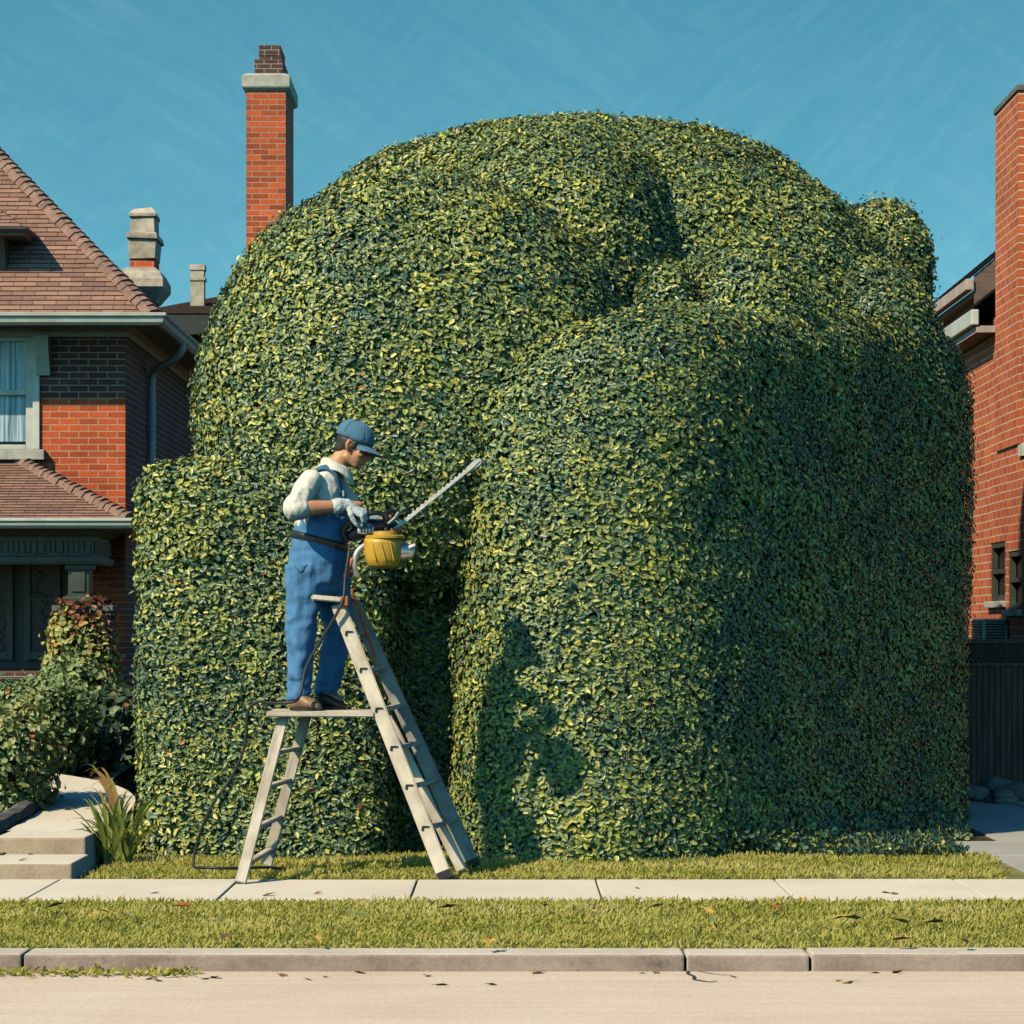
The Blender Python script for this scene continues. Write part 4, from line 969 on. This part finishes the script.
# handles and guard
bm = B(); rear = spline([at(347,541,15.94),at(343,531,15.92),at(349,522,15.90),at(362,516,15.89),at(376,513,15.90),at(384,516,15.95),at(385,526,15.98)],6); tube(bm,rear,.013,10); obj('rear_handle', bm, M['black'], TR, smooth=True)
bm = B(); fh = spline([at(386,530,15.95),at(385,519,16.0),at(388,512,16.08),at(394,512,16.14),at(396,522,16.14)],6); tube(bm,fh,.012,10); obj('front_handle', bm, M['black'], TR, smooth=True)
bm = B(); g0, g1 = at(388,524,15.96), at(399,512,16.0)
gd = (g1-g0).normalized(); gs = V((0,1,0)); gn = gd.cross(gs)
loft(bm,[[p+gs*i*.07*wd+gn*j*.007 for i,j in ((-1,-1),(1,-1),(1,1),(-1,1))] for p,wd in ((g0,.7),(g0.lerp(g1,.5)-gn*.008,1.),(g1,.8))]); bmesh.ops.bevel(bm, geom=bm.edges[:], offset=.004, segments=2, affect='EDGES'); obj('hand_guard', bm, M['white_plastic'], TR)
bm = B(); tube(bm, spline([at(372,541,15.9),at(358,551,15.88),at(354,566,15.88),at(357,575,15.9)],6),.018,10); obj('air_duct', bm, M['alu'], TR, smooth=True)
bm = B(); tube(bm, spline([at(352,560,15.87),at(349,568,15.87),at(346,576,15.87)],4),[.014]*9,8); obj('trigger_cable_sleeve', bm, M['orange'], TR, smooth=True)

# ------------------------------------------------------------------ cord
bm = B()
cord = spline([at(350,545,15.9),at(348,560,15.86),at(345,580,15.84),at(343,600,15.80),at(332,622,15.80),at(318,645,15.82),at(306,668,15.82),at(300,695,15.78),at(292,702,15.74),at(272,703,15.8),at(258,702,15.9),at(248,712,15.95),at(246,735,15.95),at(242,755,15.95),at(230,780,15.98),at(214,802,16.0),at(203,825,16.02),at(196,848,16.05),V((-1.82,16.02,.05)),V((-1.72,15.9,.05)),V((-1.55,15.93,.045)),V((-1.4,16.15,.03)),V((-1.3,16.3,.0))],6)
tube(bm,cord,.0085,8); tag(obj('power_cord', bm, M['rubber'], loc=at(350,545,15.9), smooth=True), 'black cord hanging from the trimmer past the platform to the lawn','cord')
bm = B(); tube(bm, spline([at(352,590,15.86),at(358,606,15.9),at(366,632,16.0),at(374,655,16.05),at(375,680,16.05),at(371,700,16.1)],6),.008,8); tag(obj('strap', bm, M['orange'], loc=at(355,600,15.9), smooth=True), 'thin orange brown strap hanging inside the ladder rails','strap')

# ------------------------------------------------------------------ person
PD = 16.05
def Q(px,py,dy=0.): p = at(px,py,PD); return V((p.x,PD+dy,p.z))
def fold(amp, f, st=(1,1,.6)):
    return lambda c: amp*(noise.noise(V((c.x*f*st[0],c.y*f*st[1],c.z*f*st[2])))+.5*noise.noise(V((c.x*f*2.1,c.y*f*2.1,c.z*f*2.1))))
# --- body (skin): one continuous mesh
hc = Q(355,446)           # head centre
fa = V((math.cos(.42),-.10,-math.sin(.42))).normalized()     # facing (looks right and down)
ls = V((0,1,0)); ls = (ls-fa*ls.dot(fa)).normalized(); uh = ls.cross(fa)*-1
if uh.z < 0: uh = -uh
def hp(f,l,u): return hc+fa*f+ls*l+uh*u
rotH = Matrix((fa,ls,uh)).transposed()
bm = B()
ellip(bm,hp(-.012,0,.025),(.100,.076,.098),rotH); ellip(bm,hp(.03,0,-.045),(.062,.058,.075),rotH)
ellip(bm,hp(.058,0,-.098),(.026,.026,.020),rotH)                 # chin
tube(bm,[hp(-.01,-.045,-.075),hp(.05,-.025,-.10)],[.022,.02],8); tube(bm,[hp(-.01,.045,-.075),hp(.05,.025,-.10)],[.022,.02],8)
tube(bm,[hp(.088,-.04,.012),hp(.096,0,.014),hp(.088,.04,.012)],.014,8)    # brow
tube(bm,[hp(.088,0,.002),hp(.103,0,-.02),hp(.112,0,-.036)],[.009,.012,.015],8); ellip(bm,hp(.098,-.014,-.038),(.012,.009,.009),rotH); ellip(bm,hp(.098,.014,-.038),(.012,.009,.009),rotH)
ellip(bm,hp(.084,0,-.064),(.016,.024,.008),rotH); ellip(bm,hp(.082,0,-.077),(.015,.021,.008),rotH)      # lips
ellip(bm,hp(.052,-.045,-.03),(.03,.022,.024),rotH); ellip(bm,hp(.052,.045,-.03),(.03,.022,.024),rotH)   # cheeks
for s in (-1,1):
    tube(bm,[hp(-.012,s*.074,.018),hp(-.03,s*.084,.012),hp(-.034,s*.086,-.012),hp(-.022,s*.08,-.036),hp(-.01,s*.072,-.042)],[.008,.011,.010,.009,.008],8)
    ellip(bm,hp(-.018,s*.074,-.008),(.016,.008,.024),rotH)
nb = Q(335,468); tube(bm,[hp(-.03,0,-.05),nb.lerp(hp(-.03,0,-.05),.5),nb,Q(328,480)],[.056,.056,.066,.09],16)
chest = [Q(323,485),Q(320,505),Q(319,530),Q(317,560)]; tube(bm,chest,[(.10,.15),(.12,.16),(.13,.15),(.13,.15)],20)
NS, NE, NW = Q(313,482,-.165), Q(297,512,-.31), Q(350,507,-.20)
FS, FE, FW = Q(334,482,.165), Q(357,520,.22), Q(381,518,.06)
for a,b,c_ in ((NS,NE,NW),(FS,FE,FW)):
    tube(bm,[a,a.lerp(b,.5),b],[.055,.052,.044],14); tube(bm,[b,b.lerp(c_,.35),b.lerp(c_,.75),c_],[.045,.046,.034,.029],14); tube(bm,[c_,c_+(c_-b).normalized()*.07],[.028,.02],10)
HN, KN, AN = Q(306,576,-.095), Q(302,640,-.11), Q(300,699,-.10)
HF, KF, AF = Q(330,576,.095), Q(337,632,.09), Q(325,695,.09)
for a,b,c_ in ((HN,KN,AN),(HF,KF,AF)): tube(bm,[a,b,c_],[.08,.055,.04],14); tube(bm,[c_,c_+V((.08,-.02,-.035))],[.035,.02],10)
bm = clay(bm,.0065,5,.5)
person = obj('person', bm, M['skin'], smooth=True, loc=Q(315,712))
tag(person,'man in blue overalls, cream shirt, blue cap and gloves standing on the ladder platform','person')
bm = B()
for s in (-1,1): ellip(bm,hp(.083,s*.032,-.006),(.012,.012,.009),rotH)
obj('eyes', bm, M['hair'], person, smooth=True)
bm = B()
ellip(bm,hp(-.03,0,.01),(.088,.081,.075),rotH); ellip(bm,hp(-.062,0,-.035),(.045,.062,.05),rotH)
for s in (-1,1): tube(bm,[hp(.012,s*.073,.035),hp(.008,s*.075,.01),hp(.008,s*.073,-.012)],[.014,.012,.008],8)
bm = clay(bm,.008,3); obj('hair', bm, M['hair'], person, smooth=True)
# cap
bm = B(); cz = .047
rings = []
for k in range(9):
    a = k/8*PI/2; r = math.cos(a)**.85; rings.append([hp(-.018+.114*r*math.cos(t)-.010*math.sin(a), .091*r*math.sin(t), cz+.092*math.sin(a)) for t in np.linspace(0,2*PI,28,endpoint=False)])
rings = [[hp(-.018+.113*math.cos(t),.090*math.sin(t),cz-.022) for t in np.linspace(0,2*PI,28,endpoint=False)]]+rings[:-1]+[[hp(-.028+.006*math.cos(t),.006*math.sin(t),cz+.0925) for t in np.linspace(0,2*PI,28,endpoint=False)]]
loft(bm,rings); cap = obj('cap', bm, M['cap'], person, smooth=True)
bm = B(); rows = []
for f in np.linspace(0,1,8):
    row = []
    for t in np.linspace(-1,1,15):
        ang = t*1.15; rr = .11+f*.085*math.cos(t*1.25)**.6 if abs(t) < 1 else .11
        row.append((-.018+rr*math.cos(ang)*1.0, .80*rr*math.sin(ang), cz-.018-.022*f-.03*f*t*t*0-.018*(t*t)))
    rows.append(row)
top = [[bm.verts.new(hp(*p)) for p in r] for r in rows]; bot = [[bm.verts.new(hp(p[0],p[1],p[2]-.006)) for p in r] for r in rows]
for A in (top,bot):
    for i in range(7):
        for j in range(14): bm.faces.new((A[i][j],A[i][j+1],A[i+1][j+1],A[i+1][j]) if A is top else (A[i][j],A[i+1][j],A[i+1][j+1],A[i][j+1]))
for j in range(14): bm.faces.new((top[7][j],top[7][j+1],bot[7][j+1],bot[7][j]))
for i in range(7): bm.faces.new((top[i][0],top[i+1][0],bot[i+1][0],bot[i][0])); bm.faces.new((top[i+1][14],top[i][14],bot[i][14],bot[i+1][14]))
bmesh.ops.recalc_face_normals(bm, faces=bm.faces)
obj('brim', bm, M['cap'], cap, smooth=True)
bm = B(); ellip(bm,hp(-.028,0,cz+.093),(.01,.01,.006),rotH,10,6)
for t in np.linspace(0,2*PI,6,endpoint=False):
    tube(bm,[hp(-.018+.1145*math.cos(a)**.85*math.cos(t)-.010*math.sin(a),.0915*math.cos(a)**.85*math.sin(t),cz+.0925*math.sin(a)) for a in np.linspace(.02,1.5,10)],.0022,5)
obj('seam', bm, M['cap'], cap)
# shirt
def torso(bm):
    tube(bm,[Q(331,470),Q(327,478),Q(323,490),Q(320,508),Q(319,526),Q(318,546)],[(.066,.076),(.092,.140),(.122,.160),(.138,.160),(.136,.155),(.125,.145)],24)
tb = B(); torso(tb); tb = clay(tb,.010,4); TTREE = BVHTree.FromBMesh(tb); tb.free()
bm = B(); torso(bm)
ellip(bm,NS+V((.008,.02,-.012)),(.062,.058,.060)); ellip(bm,FS+V((.0,-.02,-.012)),(.062,.058,.06))
d_ = (NW-NE).normalized()
tube(bm,[NS,NS.lerp(NE,.5),NE],[.060,.062,.057],18); ellip(bm,NE+V((0,0,.002)),(.056,.054,.054)); tube(bm,[NE,NE+d_*.045],[.057,.055],18)
d2 = (FW-FE).normalized(); tube(bm,[FS,FS.lerp(FE,.5),FE],[.060,.060,.054],18); tube(bm,[FE,FE+d2*.03],[.058,.052],18)
def creases(c):
    a = noise.noise(V((c.x*13+c.z*7,c.y*13,c.z*9-c.x*8))); b = noise.noise(V((c.x*24,c.y*24+c.z*10,c.z*14)))
    return .004+.009*(.45-abs(a)*1.5)+.004*(.4-abs(b)*1.5)
bm = clay(bm,.007,4,.5,creases)
shirt = obj('shirt', bm, M['shirt'], person, smooth=True)
bm = B()     # collar
nbc = Q(334.5,468); rings = []
for a in np.linspace(.28,2*PI-.28,30):
    fr_ = max(0,math.cos(a))**2; dx_, dy_ = math.cos(a), math.sin(a)
    p_in = nbc+V((.066*dx_+.010,.068*dy_,.026-.030*dx_)); p_out = nbc+V(((.098+.012*fr_)*dx_+.010,.104*dy_,-.018-.062*fr_-.02*dx_))
    rings.append([p_in+V((0,0,.008)),p_in.lerp(p_out,.35)+V((.01*dx_,.01*dy_,.014)),p_out,p_out+V((-.006*dx_,-.006*dy_,-.006)),p_in+V((-.004*dx_,-.004*dy_,-.02))])
loft(bm, rings)
bmesh.ops.recalc_face_normals(bm, faces=bm.faces)
obj('collar', bm, M['shirt'], shirt, smooth=False)
# overalls
bm = B()
tube(bm,[Q(323,514),Q(322,522),Q(320,536),Q(318,550),Q(316,566),Q(316,584)],[(.146,.160),(.152,.166),(.157,.172),(.160,.176),(.162,.178),(.148,.17)],28,caps=False)
tube(bm,[HN+V((0,0,.06)),HN,HN.lerp(KN,.5),KN,KN.lerp(AN,.5),AN+V((0,0,-.005))],[(.112,.10),(.113,.103),(.098,.094),(.080,.08),(.071,.072),(.066,.07)],20,caps=False)
tube(bm,[HF+V((0,0,.06)),HF,HF.lerp(KF,.5),KF,KF.lerp(AF,.5),AF+V((0,0,.005))],[(.110,.10),(.112,.103),(.096,.094),(.079,.08),(.071,.072),(.068,.07)],20,caps=False)
ellip(bm,Q(318,586),(.125,.15,.085))
def pleats(c):
    k = min(1,max(0,(1.75-c.z)*3))
    return .012*(.4-1.6*abs(noise.noise(V((c.x*12+c.z*5,c.y*12,c.z*5-c.x*5)))))*k+.010*noise.noise(V((c.x*20,c.y*20,c.z*3.5)))+.008*noise.noise(V((c.x*11+c.z*16,c.y*11,c.z*20-c.x*11)))+(.011*noise.noise(V((c.x*7,c.y*7,c.z*34))) if c.z < 1.12 else 0)+.010*k*noise.noise(V((c.x*8-c.z*9,c.y*8,c.z*9)))
bm = clay(bm,.009,4,.5,pleats)
over = obj('overalls', bm, M['denim'], person, smooth=True)
obm = B(); obm.from_mesh(over.data); bmesh.ops.translate(obm, verts=obm.verts, vec=origin(over)); OTREE = BVHTree.FromBMesh(obm)
def ribbon(pts, half, off, tree, thick=.005, n=6, sides=None):
    """cloth strip lying on a surface"""
    bm = B(); pts = spline(pts,n); rings = []
    for i,p in enumerate(pts):
        t = (pts[min(i+1,len(pts)-1)]-pts[max(i-1,0)]).normalized()
        h = tree.find_nearest(p); q, nn = h[0], h[1]
        s = t.cross(nn).normalized()
        row = []
        for k in (-1,0,1):
            hh = tree.find_nearest(q+s*half*k+nn*.02); row.append(hh[0]+hh[1]*off)
        rings.append([row[0],row[1],row[2],row[2]+nn*thick,row[1]+nn*thick,row[0]+nn*thick])
    loft(bm, rings); bmesh.ops.recalc_face_normals(bm, faces=bm.faces); return bm
# bib: patch over chest front
bm = B(); rows = []
for i,z in enumerate(np.linspace(0,1,9)):
    row = []
    for k in np.linspace(-1,1,13):
        py = 524-z*34; wdt = .165-.05*z
        src = Q(352,py,k*wdt)+V((.1-.05*abs(k),0,0))
        h = TTREE.find_nearest(src); row.append(h[0]+h[1]*.016)
    rows.append(row)
fr = [[bm.verts.new(p) for p in r] for r in rows]; bk = [[bm.verts.new(p-V((.007,0,0))) for p in r] for r in rows]
for i in range(8):
    for j in range(12): bm.faces.new((fr[i][j],fr[i][j+1],fr[i+1][j+1],fr[i+1][j])); bm.faces.new((bk[i][j],bk[i+1][j],bk[i+1][j+1],bk[i][j+1]))
for j in range(12): bm.faces.new((fr[8][j],fr[8][j+1],bk[8][j+1],bk[8][j]))
for i in range(8): bm.faces.new((fr[i][0],fr[i+1][0],bk[i+1][0],bk[i][0])); bm.faces.new((fr[i+1][12],fr[i][12],bk[i][12],bk[i+1][12]))
bmesh.ops.recalc_face_normals(bm, faces=bm.faces); obj('bib', bm, M['denim_dark'], over, smooth=True)
for s in (-1,1):
    bm = ribbon([Q(350,493,s*.10),Q(343,482,s*.105),Q(334,471,s*.10),Q(322,467,s*.10),Q(305,480,s*.09),Q(298,500,s*.06),Q(297,520,s*.04)],.021,.011,TTREE)
    obj('shoulder_strap', bm, M['denim_dark'], over, smooth=True)
bm = B()
rings = []
for a in np.linspace(0,2*PI,40,endpoint=False):
    c0 = Q(319.5,540.5+7*math.cos(a)); rd = [(.162,.020),(.169,.016),(.169,-.016),(.162,-.020),(.14,-.02),(.14,.02)]
    rings.append([c0+V((ra*math.cos(a),(ra+.016)*math.sin(a),dz_)) for ra,dz_ in rd])
loft(bm, rings+[rings[0]], False); bmesh.ops.remove_doubles(bm, verts=bm.verts, dist=1e-5); bmesh.ops.recalc_face_normals(bm, faces=bm.faces); obj('belt', bm, M['leather'], person, smooth=True)
bm = ribbon([Q(296,566,-.2),Q(303,572,-.2),Q(309,562,-.2)],.004,.002,OTREE,.004)
obj('pocket_seam', bm, M['denim_dark'], over)
bm = B()
for s in (-1,1):
    q, nn = TTREE.find_nearest(Q(352,494,s*.10))[:2]; q = q+nn*.020
    box(bm,q.x-.005,q.x+.006,q.y-.022,q.y+.022,q.z-.018,q.z+.018,.003)
    obj('buckle', bm, M['alu'], over); bm = B()
bm.free()
# shoes
for (heel,toe,mat) in ((Q(294,706,-.10),Q(322,709,-.17),M['tan_leather']),(Q(315,705,.09),Q(344,708,.07),M['leather'])):
    z0 = .945; h_ = V((heel.x,heel.y,z0)); t_ = V((toe.x,toe.y,z0)); dd = (t_-h_).normalized(); sd = V((-dd.y,dd.x,0)); L_ = (t_-h_).length
    bm = B(); rings = []
    for k,(f,wd,ht) in enumerate(((-.05,.02,.06),(.0,.036,.10),(.2,.042,.115),(.4,.042,.10),(.6,.046,.075),(.8,.046,.058),(.95,.034,.046),(1.04,.014,.026))):
        c0 = h_+dd*L_*f; rings.append([c0+sd*wd*math.cos(a)+V((0,0,max(0,.5+.5*math.sin(a))*ht if math.sin(a) > -.99 else 0)) for a in np.linspace(0,2*PI,14,endpoint=False)])
    loft(bm,rings); sh = obj('shoe', bm, mat, person, smooth=True)
    bm = B(); loft(bm,[[h_+dd*L_*f+sd*wd*k+V((0,0,z)) for f,wd,k in ((-.05,.02,-1),(.2,.042,-1),(.7,.05,-1),(1.0,.02,-1),(1.0,.02,1),(.7,.05,1),(.2,.042,1),(-.05,.02,1))] for z in (-.003,.016)]); obj('sole', bm, M['black'], sh)
# gloves: palm, four unequal curled fingers and a thumb
def glove(name, wrist, kdir, back, mat, curl, flip=1, cuff=None, gs_=1.):
    kdir = V(kdir).normalized(); back = V(back); back = (back-kdir*back.dot(kdir)).normalized(); side = kdir.cross(back)*flip   # side -> towards the thumb
    bm = B()
    palm0, palm1 = wrist+kdir*.008, wrist+kdir*.088
    tube(bm,[palm0,palm0.lerp(palm1,.5),palm1],[(.034,.021),(.044,.021),(.044,.017)],16,up=back)
    for i,(o,l) in enumerate(((.033,.072),(.011,.080),(-.011,.074),(-.032,.058))):
        p = palm1+side*o-kdir*.015; d = kdir.copy(); pts = [p]; ax = back.cross(kdir).normalized()
        for sgm,(fr_,cu) in enumerate(((.2,.0),(.42,curl[0]),(.33,curl[1]),(.25,curl[2]))):
            d = Matrix.Rotation(cu+.06*i,3,ax) @ d if cu else d
            pts.append(pts[-1]+d*(l*fr_))
        tube(bm,pts,[.0115,.0115,.0108,.010,.0088],10,up=back)
    p = palm0+side*.03+kdir*.015
    t1 = (kdir*.55+side*.7-back*.35).normalized(); t2 = (kdir*.9+side*.1-back*.55).normalized()
    tube(bm,[p,p+t1*.035,p+t1*.035+t2*.032,p+t1*.035+t2*.055],[.016,.0145,.012,.010],10,up=back)
    if cuff is not None: tube(bm,[wrist-cuff*.055,wrist-cuff*.03,wrist,wrist+kdir*.02],[(.042,.042),(.038,.038),(.035,.033),(.035,.026)],16,up=back)
    for v_ in bm.verts: v_.co = wrist+(v_.co-wrist)*gs_
    bm = clay(bm,.0042,3,.5,fold(.0025,60.))
    return obj(name, bm, mat, person, smooth=True)
glove('glove', NW, (.80,-.05,-.45), (.4,-.45,.8), M['glove'], (.75,.85,.5), flip=1, cuff=(NW-NE).normalized(), gs_=1.15)
glove('glove', FW, (.55,.15,-.25), (.3,.3,.9), M['glove_teal'], (.8,.9,.6), flip=-1, cuff=(FW-FE).normalized(), gs_=1.1)

# ------------------------------------------------------------------ light, sky, camera
AZ, EL = math.radians(44), math.radians(41)
sd_ = V((-math.sin(AZ)*math.cos(EL),-math.cos(AZ)*math.cos(EL),math.sin(EL)))
sl = bpy.data.lights.new('sun','SUN'); sl.energy = 5.0; sl.angle = math.radians(.55); sl.color = (1.0,.88,.63)
so_ = bpy.data.objects.new('sun', sl); C.objects.link(so_); so_.location = sd_*40; so_.rotation_euler = sd_.to_track_quat('Z','Y').to_euler()
wld = bpy.data.worlds.new('World'); bpy.context.scene.world = wld; wld.use_nodes = True
nt = wld.node_tree; nt.nodes.clear()
out = nt.nodes.new('ShaderNodeOutputWorld'); bg = nt.nodes.new('ShaderNodeBackground'); sky = nt.nodes.new('ShaderNodeTexSky')
sky.sky_type = 'NISHITA'; sky.sun_disc = False; sky.sun_elevation = EL; sky.sun_rotation = PI+AZ; sky.air_density = 1.0; sky.dust_density = .6; sky.ozone_density = 1.4
tcn = nt.nodes.new('ShaderNodeTexCoord'); mp = nt.nodes.new('ShaderNodeMapping'); mp.inputs['Scale'].default_value = (1,1,1.5); mp.inputs['Location'].default_value = (0,0,.16)
nt.links.new(tcn.outputs['Generated'], mp.inputs[0])
nrmz = nt.nodes.new('ShaderNodeVectorMath'); nrmz.operation = 'NORMALIZE'; nt.links.new(mp.outputs[0], nrmz.inputs[0]); nt.links.new(nrmz.outputs[0], sky.inputs[0])
# streaky wind-combed high haze
def streak(rot, sx, sz, sc_n):
    m_ = nt.nodes.new('ShaderNodeMapping'); m_.vector_type = 'POINT'; m_.inputs['Rotation'].default_value = (0,rot,0)
    m2_ = nt.nodes.new('ShaderNodeMapping'); m2_.inputs['Scale'].default_value = (sx,1,sz)
    wn = nt.nodes.new('ShaderNodeTexNoise'); wn.inputs['Scale'].default_value = 14.; wn.inputs['Detail'].default_value = 2
    nt.links.new(tcn.outputs['Generated'], wn.inputs['Vector'])
    ad = nt.nodes.new('ShaderNodeVectorMath'); ad.operation = 'MULTIPLY_ADD'; ad.inputs[1].default_value = (.03,0,.03); nt.links.new(wn.outputs[1], ad.inputs[0]); nt.links.new(tcn.outputs['Generated'], ad.inputs[2])
    nt.links.new(ad.outputs[0], m_.inputs[0]); nt.links.new(m_.outputs[0], m2_.inputs[0]); return noisef(nt, m2_.outputs[0], sc_n, 5, .65)
n1 = streak(.75, 26, 170, 1.); n2 = streak(-.6, 24, 150, 1.); n3 = streak(.2, 9, 16, 1.)
mk = ramp(nt, n3, [(.42,(0,0,0)),(.58,(1,1,1))])
nz = mixc(nt, n1, n2, mk) if False else None
mm = nt.nodes.new('ShaderNodeMix'); mm.data_type = 'FLOAT'; nt.links.new(mk, mm.inputs[0]); nt.links.new(n1, mm.inputs[2]); nt.links.new(n2, mm.inputs[3])
hz_ = ramp(nt, mm.outputs[0], [(.28,(.80,.93,.96)),(.5,(1,1,1)),(.72,(1.36,1.13,1.07))])
hz_ = mixc(nt, hz_, ramp(nt, n3, [(.3,(.90,.97,.98)),(.7,(1.14,1.04,1.02))]), 1., 'MULTIPLY')
c = mixc(nt, sky.outputs[0], hz_, .8, 'MULTIPLY'); c = mixc(nt, c, (.80,1.62,1.40), 1., 'MULTIPLY')
sep = nt.nodes.new('ShaderNodeSeparateXYZ'); nt.links.new(tcn.outputs['Generated'], sep.inputs[0])
c = mixc(nt, c, ramp(nt, sep.outputs[2], [(.0,(1.3,1.22,1.1)),(.12,(1.12,1.14,1.06)),(.23,(.92,1.06,1.0)),(.33,(.54,1.0,1.28)),(.5,(.36,.72,1.08)),(1.,(.25,.44,.78))]), 1., 'MULTIPLY')
nt.links.new(c, bg.inputs[0]); bg.inputs[1].default_value = .095; nt.links.new(bg.outputs[0], out.inputs[0])
cam = bpy.data.cameras.new('camera'); co = bpy.data.objects.new('camera', cam); C.objects.link(co)
co.location = (0,0,EYE); co.rotation_euler = (PI/2,0,0); cam.sensor_width = 36; cam.lens = F/1024*36; cam.shift_y = (HOR-512)/1024; cam.clip_end = 2000; cam.clip_start = .1
sc_ = bpy.context.scene; sc_.camera = co
sc_.cycles.diffuse_bounces = 0
sc_.view_settings.view_transform = 'Standard'; sc_.view_settings.look = 'None'; sc_.view_settings.exposure = 0
sc_.render.resolution_x = sc_.render.resolution_y = 1024
